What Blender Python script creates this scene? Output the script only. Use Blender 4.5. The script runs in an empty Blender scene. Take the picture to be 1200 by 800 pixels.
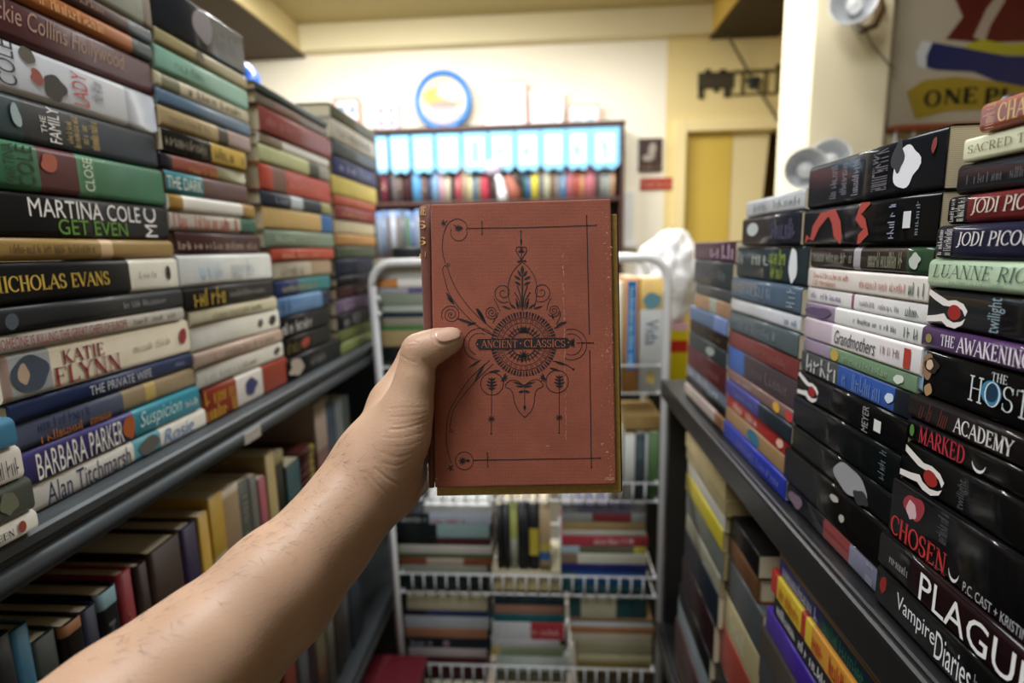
import bpy, bmesh, math, random
import numpy as np
from mathutils import Matrix, Vector
from mathutils.bvhtree import BVHTree

random.seed(7)
SC = bpy.context.scene
COL = SC.collection

# ------------------------------------------------------------------ camera
CAMZ = 1.42
FPX, PITCH, YAW, ROLL = 650.0, 0.1648, 0.06854, 0.02117
_F = Vector((-math.sin(YAW) * math.cos(PITCH), math.cos(YAW) * math.cos(PITCH), -math.sin(PITCH)))
_R0 = Vector((math.cos(YAW), math.sin(YAW), 0))
_U0 = _R0.cross(_F)
_R = _R0 * math.cos(ROLL) - _U0 * math.sin(ROLL)
_U = _R0 * math.sin(ROLL) + _U0 * math.cos(ROLL)
CAM = Vector((0, 0, CAMZ))
camd = bpy.data.cameras.new('camera')
cam = bpy.data.objects.new('camera', camd)
COL.objects.link(cam)
cam.matrix_world = Matrix(((_R.x, _U.x, -_F.x, 0), (_R.y, _U.y, -_F.y, 0), (_R.z, _U.z, -_F.z, CAMZ), (0, 0, 0, 1)))
camd.sensor_width = 36
camd.lens = FPX / 1200 * 36
camd.clip_start = 0.02
camd.dof.use_dof = True
camd.dof.focus_distance = 0.362
camd.dof.aperture_fstop = 4.2
SC.camera = cam

# ------------------------------------------------------------------ exposure, world, lights
SC.view_settings.view_transform = 'Standard'
SC.view_settings.look = 'None'
SC.view_settings.gamma = 1
SC.view_settings.use_curve_mapping = False
SC.view_settings.exposure = 0.0
w = bpy.data.worlds.new('world')
SC.world = w
w.use_nodes = True
w.node_tree.nodes['Background'].inputs[0].default_value = (0.75, 0.85, 1, 1)
w.node_tree.nodes['Background'].inputs[1].default_value = 0.05

def area(name, loc, aim, sx, sy, power, col=(1, 1, 1)):
    l = bpy.data.lights.new(name, 'AREA')
    l.shape = 'RECTANGLE'; l.size = sx; l.size_y = sy; l.energy = power; l.color = col
    o = bpy.data.objects.new(name, l); COL.objects.link(o)
    o.location = loc
    o.rotation_euler = (Vector(aim) - Vector(loc)).to_track_quat('-Z', 'Y').to_euler()
    return o
# fluorescent tubes under the ceiling: one at the back of the shop, one over the aisle; then an added door-side strip and a weak unseen light behind the camera
area('back_tube_light', (-0.75, 2.2, 2.5), (-0.75, 2.42, 1.5), 1.2, 0.12, 52, (1.0, 0.98, 0.95))
area('added_door_light', (0.32, 1.9, 2.5), (0.32, 1.9, 1.5), 0.22, 1.5, 24, (1.0, 0.98, 0.95)).rotation_euler = (0, 0, 0)  # added strip: brightens the door side and puts highlights on book edges
area('aisle_tube_light', (-0.30, 0.15, 2.52), (-0.05, 0.42, 1.2), 0.35, 1.0, 22.5, (0.96, 0.985, 1.0))
area('rear_area_light', (-0.5, -1.0, 2.2), (0.0, 0.5, 1.3), 0.9, 0.6, 2, (0.9, 0.95, 1.0))  # weak cool area light behind the camera, source unseen

# ------------------------------------------------------------------ pixel helpers: a sight line met with a real plane
def ray(px, py):
    return _F + _R * ((px - 600) / FPX) - _U * ((py - 400) / FPX)
def at(px, py, axis, val):
    """point where the sight line of a photo pixel meets the plane axis=val (z given from the floor)"""
    d = ray(px, py); i = 'XYZ'.index(axis)
    o = CAM[i]
    return CAM + d * ((val - o) / d[i])
def atd(px, py, depth):
    return CAM + ray(px, py) * depth
def col_solve(px, axis, known):
    """coordinate along axis of the point on image column px whose other two coordinates are known"""
    n = _R * FPX - _F * (px - 600)
    i = 'XYZ'.index(axis)
    s = sum(n[j] * (known[j] - CAM[j]) for j in range(3) if j != i)
    return CAM[i] - s / n[i]

# ------------------------------------------------------------------ materials
def lin(h):
    h = h.lstrip('#')
    v = [int(h[i:i + 2], 16) / 255 for i in (0, 2, 4)]
    return tuple(c / 12.92 if c <= 0.04045 else ((c + 0.055) / 1.055) ** 2.4 for c in v)
_M = {}
def mat(h, rough=0.5, var=0.10, scale=60, bump=0.0, metal=0.0, coat=0.0, spec=0.5, gain=1.0):
    key = (h, rough, var, scale, bump, metal, coat, spec, gain)
    if key in _M: return _M[key]
    m = bpy.data.materials.new('m_' + h + '_%d' % len(_M)); m.use_nodes = True
    nt = m.node_tree; b = nt.nodes['Principled BSDF']
    c = [min(0.92, x * gain) for x in lin(h)]
    b.inputs['Roughness'].default_value = rough
    b.inputs['Metallic'].default_value = metal
    b.inputs['Coat Weight'].default_value = coat
    b.inputs['Coat Roughness'].default_value = 0.11 if coat == 0.46 else 0.2
    b.inputs['Specular IOR Level'].default_value = spec
    tc = nt.nodes.new('ShaderNodeTexCoord')
    nz = nt.nodes.new('ShaderNodeTexNoise'); nz.inputs['Scale'].default_value = scale; nz.inputs['Detail'].default_value = 4
    nt.links.new(tc.outputs['Object'], nz.inputs['Vector'])
    mx = nt.nodes.new('ShaderNodeMix'); mx.data_type = 'RGBA'
    mx.inputs['A'].default_value = (*[x * (1 - var) for x in c], 1)
    mx.inputs['B'].default_value = (*[min(0.95, x * (1 + var)) for x in c], 1)
    nt.links.new(nz.outputs['Fac'], mx.inputs['Factor'])
    nt.links.new(mx.outputs['Result'], b.inputs['Base Color'])
    if bump:
        n2 = nt.nodes.new('ShaderNodeTexNoise'); n2.inputs['Scale'].default_value = scale * 8
        nt.links.new(tc.outputs['Object'], n2.inputs['Vector'])
        bp = nt.nodes.new('ShaderNodeBump'); bp.inputs['Strength'].default_value = bump; bp.inputs['Distance'].default_value = 0.001
        nt.links.new(n2.outputs['Fac'], bp.inputs['Height']); nt.links.new(bp.outputs['Normal'], b.inputs['Normal'])
    _M[key] = m
    return m
BG = 1.25
def deep(h):            # printer's blacks are a good deal darker than they photograph
    c = lin(h); y = .3 * c[0] + .6 * c[1] + .1 * c[2]
    return BG * min(1, .45 + y * 9)
def dull(h, f=.16):
    v = [int(h[i:i + 2], 16) for i in (0, 2, 4)]; g = .3 * v[0] + .59 * v[1] + .11 * v[2]
    return ''.join('%02x' % round(x + (g - x) * f) for x in v)
def jacket(h, kind):      # printed jackets and paper covers; the black ones of the right-hand shelf wear clear film
    h = dull(h)
    if kind == 'film': return mat(h, 0.55, 0.10, 40, 0, 0, 0.46, 0.05, deep(h))
    if kind == 'p': return mat(h, 0.45, 0.12, 40, 0, 0, 0.08, 0.35, deep(h))
    return mat(h, 0.48, 0.12, 40, 0, 0, 0.10, 0.3, deep(h))
def ink(h): return mat(dull(h, .1), 0.5, 0.05, 50, 0, 0, 0.05, 0.3, BG)
def page_mat(name, h, axis, dark=0.72):
    m = bpy.data.materials.new(name); m.use_nodes = True
    nt = m.node_tree; b = nt.nodes['Principled BSDF']; b.inputs['Roughness'].default_value = 0.85
    tc = nt.nodes.new('ShaderNodeTexCoord')
    wv = nt.nodes.new('ShaderNodeTexWave'); wv.bands_direction = axis; wv.inputs['Scale'].default_value = 260; wv.inputs['Distortion'].default_value = 2.5
    wv.inputs['Detail'].default_value = 3
    nt.links.new(tc.outputs['Object'], wv.inputs['Vector'])
    mx = nt.nodes.new('ShaderNodeMix'); mx.data_type = 'RGBA'
    c = lin(h)
    mx.inputs['A'].default_value = (*[x * dark for x in c], 1); mx.inputs['B'].default_value = (*c, 1)
    nt.links.new(wv.outputs['Fac'], mx.inputs['Factor']); nt.links.new(mx.outputs['Result'], b.inputs['Base Color'])
    return m
PAGES = page_mat('pages', 'd8cdb0', 'Z')
PAGES_OLD = page_mat('pages_old', 'a89668', 'Z')

# ------------------------------------------------------------------ object helpers
def link(name, me, m=None, parent=None):
    o = bpy.data.objects.new(name, me); COL.objects.link(o)
    if m:
        for x in (m if isinstance(m, (list, tuple)) else [m]): me.materials.append(x)
    if parent is not None: o.parent = parent
    return o
def bmobj(name, bm, m=None, parent=None, smooth=False):
    me = bpy.data.meshes.new(name)
    bm.normal_update(); bm.to_mesh(me); bm.free()
    if smooth:
        for p in me.polygons: p.use_smooth = True
    return link(name, me, m, parent)
def tag(o, label, cat, group=None, kind=None):
    o['label'] = label; o['category'] = cat
    if group: o['group'] = group
    if kind: o['kind'] = kind
    return o
def struct(o):
    o['kind'] = 'structure'; return o
def thing(name, label, cat, loc=(0, 0, 0), rz=0, group=None):
    o = bpy.data.objects.new(name, None); COL.objects.link(o)
    o.empty_display_size = 0.02
    o.location = loc; o.rotation_euler = (0, 0, rz)
    return tag(o, label, cat, group)
def box(bm, x0, x1, y0, y1, z0, z1, bev=0, mi=0):
    n0 = len(bm.faces)
    r = bmesh.ops.create_cube(bm, size=1)
    for v in r['verts']:
        v.co = Vector((x0 + (v.co.x + .5) * (x1 - x0), y0 + (v.co.y + .5) * (y1 - y0), z0 + (v.co.z + .5) * (z1 - z0)))
    if bev:
        es = list({e for v in r['verts'] for e in v.link_edges})
        bmesh.ops.bevel(bm, geom=es, offset=bev, segments=2, affect='EDGES', profile=0.6)
    if mi:
        bm.faces.ensure_lookup_table()
        for f in bm.faces[n0:]: f.material_index = mi
def tube(bm, pts, r, n=8, cap=True):
    pts = [Vector(p) for p in pts]
    rr = r if isinstance(r, (list, tuple)) else [r] * len(pts)
    prev = None; ref = None
    for i, p in enumerate(pts):
        d = (pts[min(i + 1, len(pts) - 1)] - pts[max(i - 1, 0)]).normalized()
        if ref is None:
            ref = Vector((0, 0, 1)) if abs(d.z) < .9 else Vector((1, 0, 0))
            a = d.cross(ref).normalized()
        else:
            a = (a - d * a.dot(d)).normalized()
        b = d.cross(a)
        ring = [bm.verts.new(p + (a * math.cos(2 * math.pi * k / n) + b * math.sin(2 * math.pi * k / n)) * rr[i]) for k in range(n)]
        if prev:
            for k in range(n): 
                f = bm.faces.new((prev[k], prev[(k + 1) % n], ring[(k + 1) % n], ring[k])); f.smooth = True
        elif cap: bm.faces.new(ring[::-1])
        prev = ring
    if cap: bm.faces.new(prev)
def ball(bm, c, r, sx=1, sy=1, sz=1, seg=16):
    g = bmesh.ops.create_uvsphere(bm, u_segments=seg, v_segments=seg // 2 + 2, radius=r)
    for v in g['verts']: v.co = Vector((v.co.x * sx + c[0], v.co.y * sy + c[1], v.co.z * sz + c[2]))
    for v in g['verts']:
        for f in v.link_faces: f.smooth = True

# ------------------------------------------------------------------ lettering
def sans_mesh(s):
    cu = bpy.data.curves.new('t', 'FONT'); cu.body = s; cu.resolution_u = 3
    ob = bpy.data.objects.new('t', cu)
    me = bpy.data.meshes.new_from_object(ob)
    V = [(v.co.x, v.co.y) for v in me.vertices]; Fc = [tuple(p.vertices) for p in me.polygons]
    bpy.data.objects.remove(ob); bpy.data.meshes.remove(me); bpy.data.curves.remove(cu)
    return V, Fc
TK, TN = .17, .07
def _arc(cx, cy, rx, ry, a0, a1, n=18): return ('a', cx, cy, rx, ry, a0, a1)
GL = {
 'A': (.78, [('l', .02, 0, .4, 1, TN), ('l', .38, 1, .76, 0, TK), ('l', .16, .35, .6, .35, TN), ('s', .02, 0), ('s', .76, 0)]),
 'B': (.66, [('v', .15, 0, 1, TK), ('l', .1, .97, .32, .97, TN), ('l', .1, .5, .32, .5, TN), ('l', .1, .03, .32, .03, TN), _arc(.3, .735, .24, .235, -90, 90), _arc(.3, .265, .3, .235, -90, 90)]),
 'C': (.74, [_arc(.42, .5, .38, .48, 45, 315), ('l', .7, .68, .7, .95, TN)]),
 'D': (.76, [('v', .15, 0, 1, TK), ('l', .1, .97, .35, .97, TN), ('l', .1, .03, .35, .03, TN), _arc(.32, .5, .38, .47, -90, 90)]),
 'E': (.66, [('v', .15, 0, 1, TK), ('l', .1, .97, .6, .97, TN), ('l', .1, .52, .46, .52, TN), ('l', .1, .03, .62, .03, TN), ('l', .59, .8, .59, .99, TN), ('l', .61, .01, .61, .22, TN), ('l', .45, .42, .45, .62, TN)]),
 'F': (.62, [('v', .15, 0, 1, TK), ('l', .1, .97, .6, .97, TN), ('l', .1, .52, .46, .52, TN), ('l', .59, .78, .59, .99, TN), ('l', .45, .42, .45, .62, TN)]),
 'G': (.8, [_arc(.42, .5, .38, .48, 45, 320), ('l', .7, .68, .7, .95, TN), ('v', .7, .05, .42, TK)]),
 'H': (.8, [('v', .15, 0, 1, TK), ('v', .65, 0, 1, TK), ('l', .15, .52, .65, .52, TN)]),
 'I': (.32, [('v', .16, 0, 1, TK)]),
 'J': (.44, [('v', .28, .1, 1, TK), _arc(.12, .1, .16, .22, -120, 0)]),
 'K': (.76, [('v', .15, 0, 1, TK), ('l', .15, .4, .62, 1, TN), ('l', .3, .58, .7, 0, TK), ('s', .62, 1), ('s', .7, 0)]),
 'L': (.62, [('v', .15, 0, 1, TK), ('l', .1, .03, .6, .03, TN), ('l', .59, .01, .59, .25, TN)]),
 'M': (.95, [('v', .12, 0, 1, TN), ('l', .14, 1, .47, .02, TK), ('l', .47, .02, .8, 1, TN), ('v', .8, 0, 1, TK)]),
 'N': (.82, [('v', .13, 0, 1, TN), ('l', .13, 1, .68, 0, TK), ('v', .68, 0, 1, TN)]),
 'O': (.84, [_arc(.42, .5, .38, .48, 0, 360)]),
 'P': (.64, [('v', .15, 0, 1, TK), ('l', .1, .97, .35, .97, TN), ('l', .1, .47, .35, .47, TN), _arc(.33, .72, .26, .25, -90, 90)]),
 'R': (.74, [('v', .15, 0, 1, TK), ('l', .1, .97, .35, .97, TN), ('l', .1, .47, .35, .47, TN), _arc(.33, .72, .26, .25, -90, 90), ('l', .34, .48, .68, 0, TK), ('s', .68, 0)]),
 'S': (.6, [_arc(.3, .74, .22, .24, 30, 270), _arc(.3, .26, .24, .24, -150, 90), ('l', .51, .72, .51, .96, TN), ('l', .08, .05, .08, .3, TN)]),
 'T': (.7, [('v', .35, 0, 1, TK), ('l', .03, .97, .67, .97, TN), ('l', .04, .76, .04, .98, TN), ('l', .66, .76, .66, .98, TN)]),
 'U': (.8, [('v', .15, .3, 1, TK), _arc(.4, .3, .25, .28, 180, 360), ('v', .65, .3, 1, TN)]),
 'V': (.74, [('l', .02, 1, .38, 0, TK), ('l', .38, 0, .72, 1, TN), ('s', .02, 1), ('s', .72, 1)]),
 'W': (1.05, [('l', .02, 1, .3, 0, TK), ('l', .3, 0, .53, .9, TN), ('l', .5, .9, .76, 0, TK), ('l', .76, 0, 1.02, 1, TN), ('s', .02, 1), ('s', 1.02, 1)]),
 'Y': (.72, [('l', .02, 1, .36, .45, TK), ('l', .36, .45, .7, 1, TN), ('v', .36, 0, .47, TK), ('s', .02, 1), ('s', .7, 1)]),
 ' ': (.35, []), '.': (.2, [('l', .05, .06, .16, .06, .12)]), '*': (.4, [('l', .14, .5, .28, .5, .14)]), '+': (.5, [('l', .1, .5, .4, .5, TN), ('l', .25, .3, .25, .7, TN)]),
}
def _quad(V, Fc, a, b, wa, wb=None):
    wb = wa if wb is None else wb
    dx, dy = b[0] - a[0], b[1] - a[1]; l = math.hypot(dx, dy) or 1e-9
    nx, ny = -dy / l, dx / l; i = len(V)
    V += [(a[0] - nx * wa / 2, a[1] - ny * wa / 2), (b[0] - nx * wb / 2, b[1] - ny * wb / 2), (b[0] + nx * wb / 2, b[1] + ny * wb / 2), (a[0] + nx * wa / 2, a[1] + ny * wa / 2)]
    Fc.append((i, i + 1, i + 2, i + 3))
def ribbon(V, Fc, pts, w):
    """flat ribbon along a polyline; w a width or a list of widths"""
    n = len(pts); ww = w if isinstance(w, list) else [w] * n
    i0 = len(V)
    for i, p in enumerate(pts):
        a = pts[max(i - 1, 0)]; b = pts[min(i + 1, n - 1)]
        dx, dy = b[0] - a[0], b[1] - a[1]; l = math.hypot(dx, dy) or 1e-9
        nx, ny = -dy / l, dx / l
        V += [(p[0] - nx * ww[i] / 2, p[1] - ny * ww[i] / 2), (p[0] + nx * ww[i] / 2, p[1] + ny * ww[i] / 2)]
    for i in range(n - 1): Fc.append((i0 + 2 * i, i0 + 2 * i + 2, i0 + 2 * i + 3, i0 + 2 * i + 1))
def serif_mesh(s, wt=1.0):
    V, Fc = [], []; x = 0
    for ch in s:
        wd, st = GL.get(ch, GL[' '])
        for k in st:
            if k[0] == 'l': _quad(V, Fc, (x + k[1], k[2]), (x + k[3], k[4]), k[5] * wt)
            elif k[0] == 'v':
                _quad(V, Fc, (x + k[1], k[2]), (x + k[1], k[3]), k[4] * wt)
                for yy in (k[2], k[3]): _quad(V, Fc, (x + k[1] - .13, yy), (x + k[1] + .13, yy), .05)
            elif k[0] == 's': _quad(V, Fc, (x + k[1] - .12, k[2]), (x + k[1] + .12, k[2]), .05)
            else:
                _, cx, cy, rx, ry, a0, a1 = k; n = 20
                an = [math.radians(a0 + (a1 - a0) * i / n) for i in range(n + 1)]
                ribbon(V, Fc, [(x + cx + rx * math.cos(t), cy + ry * math.sin(t)) for t in an], [(TN + (TK - TN) * abs(math.cos(t)) ** 1.5) * wt for t in an])
        x += wd + .08
    return V, Fc
def scrawl_mesh(seed, n=14):
    """blurred small print that cannot be read: a row of short uneven strokes"""
    r = random.Random(seed); V, Fc = [], []; x = 0
    for i in range(n):
        if r.random() < .14: x += .5; continue
        wd = r.uniform(.35, .6); k = r.random()
        h = 1 if k < .35 else .72
        _quad(V, Fc, (x + .06, 0), (x + .06, h), .13)
        if r.random() < .6: _quad(V, Fc, (x + wd - .08, 0), (x + wd - .08, r.choice((.7, .72, h))), .12)
        if r.random() < .7: _quad(V, Fc, (x, r.choice((.06, .36, .66))), (x + wd, r.choice((.06, .36, .66))), .1)
        x += wd + .16
    return V, Fc
def fit(VF, u0, u1, v0, v1, shear=0, rot=False):
    V, Fc = VF
    if rot: V = [(-y, x) for x, y in V]
    if shear: V = [(x + shear * y, y) for x, y in V]
    xs = [p[0] for p in V]; ys = [p[1] for p in V]
    a, b, c, d = min(xs), max(xs), min(ys), max(ys)
    return [(u0 + (x - a) / max(b - a, 1e-9) * (u1 - u0), v0 + (y - c) / max(d - c, 1e-9) * (v1 - v0)) for x, y in V], Fc
def flat_part(name, VF, m, parent, y=-0.0005, place=None):
    """flat printed shape in the local x/z plane facing -y"""
    V, Fc = VF
    me = bpy.data.meshes.new(name)
    me.from_pydata([(a, y, b) if place is None else place(a, b) for a, b in V], [], Fc)
    return link(name, me, m, parent)
def blob(cx, cy, rx, ry, n=16, wob=0, seed=0):
    r = random.Random(seed); n = max(28, n)
    hs = [(k, r.uniform(-1, 1) / k, r.uniform(0, 6.28)) for k in (2, 3, 4, 5)]
    V = []
    for i in range(n):
        t = 2 * math.pi * i / n; f = 1 + 1.4 * wob * sum(a * math.cos(k * t + p) for k, a, p in hs)
        V.append((cx + rx * math.cos(t) * f, cy + ry * math.sin(t) * f))
    return V, [tuple(range(n))]
def merge(*vfs):
    V, Fc = [], []
    for v, f in vfs:
        o = len(V); V += v; Fc += [tuple(i + o for i in q) for q in f]
    return V, Fc

# ------------------------------------------------------------------ books
def book_meshes(root, L, W, T, kind, col, zones=(), old=False):
    """local: x along the spine, y from spine into the shelf, z through the thickness (0..T)"""
    hard = kind == 'h'
    t = min(0.0026 if hard else 0.0009, T * .2); o = 0.0028 if hard else 0.0004
    rc = min(T * .30, 0.006) if hard else (min(T * .22, 0.0042) if kind == 'film' else min(T * .16, 0.0022))
    prof = []
    ns = 4
    prof.append((W, 0)); 
    if hard: prof.append((0.011, 0)); prof.append((0.0085, 0.0007 if T > .008 else 0)); prof.append((0.006 if rc < .005 else rc + .001, 0))
    for i in range(ns + 1):
        a = math.pi / 2 * i / ns
        prof.append((rc - rc * math.sin(a), rc - rc * math.cos(a)))
    up = [(y, T - z) for y, z in prof][::-1]
    outer = prof + up
    inner = [(W, T - t), (t * 1.5, T - t), (t * 1.5, t), (W, t)]
    spine_lo, spine_hi = len(prof) - ns - 1, len(prof) + ns
    cuts = sorted({-L / 2, L / 2, *[max(-L / 2, min(L / 2, q)) for z in zones for q in z[:2]]})
    cols = [col] + [z[2] for z in zones]
    bm = bmesh.new(); rings = []
    for x in cuts: rings.append([bm.verts.new((x, y, z)) for y, z in outer])
    ends = [[bm.verts.new((x, y, z)) for y, z in inner] for x in (cuts[0], cuts[-1])]
    n = len(outer)
    for i in range(len(cuts) - 1):
        xm = (cuts[i] + cuts[i + 1]) / 2; mi = 0
        for k, z in enumerate(zones):
            if z[0] < xm < z[1]: mi = k + 1
        for j in range(n - 1):
            f = bm.faces.new((rings[i][j], rings[i][j + 1], rings[i + 1][j + 1], rings[i + 1][j]))
            if spine_lo - 1 <= j <= spine_hi: f.material_index = mi
            if spine_lo <= j < spine_hi: f.smooth = True
    a, b = ends
    for j in range(3): bm.faces.new((a[j], a[j + 1], b[j + 1], b[j]))
    for R, E, fl in ((rings[0], a, 1), (rings[-1], b, 0)):
        # end faces: bottom board, spine, top board
        lo = R[:spine_lo + ns // 2 + 1]; hi = R[spine_hi - ns // 2:]
        q = [lo + [E[2], E[3]], R[spine_lo + ns // 2: spine_hi - ns // 2 + 1] + [E[1], E[2]], hi + [E[0], E[1]]]
        for loop in q:
            try: bm.faces.new(loop if fl else loop[::-1])
            except ValueError: pass
    bm.faces.new((rings[0][0], rings[-1][0], b[3], a[3])); bm.faces.new((rings[0][-1], a[0], b[0], rings[-1][-1]))
    bmesh.ops.recalc_face_normals(bm, faces=bm.faces)
    bmobj('cover', bm, [jacket(c, kind) for c in cols], root)
    bm = bmesh.new()
    box(bm, -L / 2 + o, L / 2 - o, t * 1.5, W - o, t, T - t)
    bmobj('page_block', bm, PAGES_OLD if old else PAGES, root)

ORD = ['topmost', 'second', 'third', 'fourth', 'fifth', 'sixth', 'seventh', 'eighth', 'ninth', 'tenth', 'eleventh', 'twelfth', 'thirteenth',
       'fourteenth', 'fifteenth', 'sixteenth', 'seventeenth', 'eighteenth', 'nineteenth', 'twentieth']
def B(x, yt, yb, d, col, k='h', z=(), t=(), **o):
    return dict(x=x, yt=yt, yb=yb, d=d, col=col, k=k, z=z, t=t, **o)
SIDE = {'L': (math.pi / 2, 1), 'R': (-math.pi / 2, -1), 'F': (0, 1)}
def decorate(root, items, U, L, T, y=-0.0006, vspan=None):
    v0s, v1s = (0.0, T) if vspan is None else vspan
    for n, it in enumerate(items):
        s, xa, xb, va, vb, c = it[:6]; o = it[6] if len(it) > 6 else {}
        ua, ub = U(xa), U(xb)
        f = o.get('f', 'sans')
        if f == 'shape': VF = s
        elif s.startswith('~'): VF = scrawl_mesh(hash((round(xa, 1), round(va, 2), round(T * 1e4))) & 0xffff, int(s[1:] or 12))
        elif f == 'serif': VF = serif_mesh(s, o.get('w', 1))
        else: VF = sans_mesh(s)
        VF = fit(VF, ua, ub, va * T, vb * T, o.get('sh', 0), o.get('rot', False))
        VF = ([(min(max(a, -L / 2 + .0005), L / 2 - .0005), b) for a, b in VF[0]], VF[1])
        flat_part(o.get('n', 'lettering'), VF, ink(c), root, y - .00012 * n)

def lying_stack(side, plane, zbase, books, pile, group, prev=None, Lnom=.235, W=.15, name='hardback_book', fill=False):
    """books piled flat, top one first; spine plane X=plane ('L','R') or Y=plane ('F')"""
    rz, sg = SIDE[side]; ax = 'Y' if side == 'F' else 'X'
    P = [(at(b['x'], b['yt'], ax, plane), at(b['x'], b['yb'], ax, plane)) for b in books]
    zs = [P[0][0].z]
    for i in range(len(books) - 1): zs.append((P[i][1].z + P[i + 1][0].z) / 2)
    if zbase is not None and fill:
        zb = P[-1][1].z; books = list(books); k = max(1, round((zb - zbase) / .035)) if zb - zbase > .012 else 0
        for j in range(k):
            zs.append(zb - (zb - zbase) * j / k)
            books.append(dict(books[-1], d='dark book', col=('2a2624', '3a3430', '262c34')[j % 3], z=(), t=()))
        zs.append(zbase)
    else: zs.append(zbase if zbase is not None else P[-1][1].z)
    fars = []
    for i, b in enumerate(books):
        T = zs[i] - zs[i + 1]; zc = (zs[i] + zs[i + 1]) / 2
        if side == 'F':
            x0 = col_solve(b['x'], 'X', (0, plane, zc)); x1 = col_solve(b['x2'], 'X', (0, plane, zc))
            L = x1 - x0; c = (x0 + x1) / 2
        else:
            far = col_solve(b['x'], 'Y', (plane, 0, zc)); fars.append((zs[i + 1], zs[i], far))
            if 'xn' in b: L = far - col_solve(b['xn'], 'Y', (plane, 0, zc))
            elif prev is not None:
                pv = [q[2] for q in prev if q[0] < zs[i] + .004 and q[1] > zs[i + 1] - .004] or [max(q[2] for q in prev)]
                L = min(far - max(pv) - random.uniform(.002, .005), Lnom + .05)
            else: L = Lnom
            c = far - L / 2
        jit = random.uniform(-.0022, .0022)
        loc = (c, plane + abs(jit), zs[i + 1] + .0002) if side == 'F' else (plane + jit, c, zs[i + 1] + .0002)
        r = thing(b.get('n', name), '%s, %s in %s' % (b['d'], ORD[i], pile), 'book', loc, rz, group)
        if side == 'F': U = lambda px: col_solve(px, 'X', (0, plane, zc)) - c
        else: U = lambda px: (col_solve(px, 'Y', (plane, 0, zc)) - c) * sg
        zones = [tuple(sorted((U(q[0]), U(q[1])))) + (q[2],) for q in b['z']]
        kk = b['k']
        book_meshes(r, L, (b.get('W') or W) * random.uniform(.94, 1.0), T - .0004, kk, b['col'], zones, b.get('old', False))
        decorate(r, b['t'], U, L, T - .0004)
    return fars

def upright_row(side, plane, zboard, books, where, group, W=.15, name='upright_book', slack=.0004):
    """books standing on zboard; each: x0,x1 spine edges at the top, yt top edge"""
    rz, sg = SIDE[side]; ax = 'Y' if side == 'F' else 'X'
    R = Matrix.Rotation(rz, 4, 'Z') @ Matrix.Rotation(math.pi / 2, 4, 'Y')
    for i, b in enumerate(books):
        zt = at((b['x'] + b['x2']) / 2, b['yt'], ax, plane).z
        zb = b.get('zb', zboard)
        cc = lambda px: col_solve(px, 'X' if side == 'F' else 'Y', (plane, plane, zt - .02))
        a, e = cc(b['x']), cc(b['x2'])
        if side == 'R': a, e = e, a
        T = abs(e - a) - slack; L = zt - zb
        s0 = a if side != 'R' else max(a, e)
        off = b.get('off', random.uniform(0, .006))
        loc = Vector((s0, plane + off, (zt + zb) / 2)) if side == 'F' else Vector((plane - sg * off, s0, (zt + zb) / 2))
        r = thing(b.get('n', name), '%s, %s' % (b['d'], where), 'book', (0, 0, 0), 0, group)
        r.matrix_world = Matrix.Translation(loc) @ R
        top = zt
        # along the spine, measured from the top edge
        U = lambda fr: -L / 2 + fr * L
        zones = [(U(q[0]), U(q[1]), q[2]) for q in b['z']]
        book_meshes(r, L, b.get('W') or W, T, b['k'], b['col'], zones, b.get('old', False))
        decorate(r, b['t'], U, L, T)

# ================================================================== the room
WALL = lambda h, **k: mat(h, .8, .05, 3, .15, 0, 0, .3)
YB = 3.2                                   # back wall
def slab(name, x0, x1, y0, y1, z0, z1, m, bev=0):
    bm = bmesh.new(); box(bm, x0, x1, y0, y1, z0, z1, bev)
    return struct(bmobj(name, bm, m))
p = at(377, 27, 'Y', YB - .08); ZC = p.z                                 # ceiling height at the beam
zbm = at(600, 48, 'Y', YB - .08).z
xl = at(350, 63, 'Y', YB - .1).x
xr0 = at(837, 38, 'Y', YB - .1).x; xr1 = at(883, 37, 'Y', YB - .1).x
slab('floor', -2.2, 2.2, -1.6, 4.4, -.06, 0, mat('6d675c', .5, .15, 6))
slab('ceiling', -2.2, 2.2, -1.6, 4.4, ZC, ZC + .06, WALL('bcae7c'))
xd = at(800, 200, 'Y', YB).x; xd1 = xd + .66; zd = at(803, 153, 'Y', YB).z
xsplit = at(781, 100, 'Y', YB).x
bm = bmesh.new(); box(bm, -2.2, xsplit, YB, YB + .1, 0, ZC)
struct(bmobj('wall_back_lit', bm, WALL('f1ebd8')))  # paler than the yellow part: strong lamp light is put into the colour
bm = bmesh.new()
box(bm, xsplit, xd, YB, YB + .1, 0, ZC); box(bm, xd, xd1, YB, YB + .1, zd, ZC); box(bm, xd1, 2.2, YB, YB + .1, 0, ZC)
struct(bmobj('wall_back_yellow', bm, WALL('e4d094')))
slab('wall_left', -2.3, -2.2, -1.6, 4.4, 0, ZC, WALL('e6d9b4'))
slab('wall_right', 2.2, 2.3, -1.6, 4.4, 0, ZC, WALL('dcc78c'))
slab('wall_front', -2.2, 2.2, -1.7, -1.6, 0, ZC, WALL('cfc8b4'))
slab('wall_passage', -2.2, 2.2, 4.3, 4.4, 0, ZC, WALL('e0b94a'))
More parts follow.
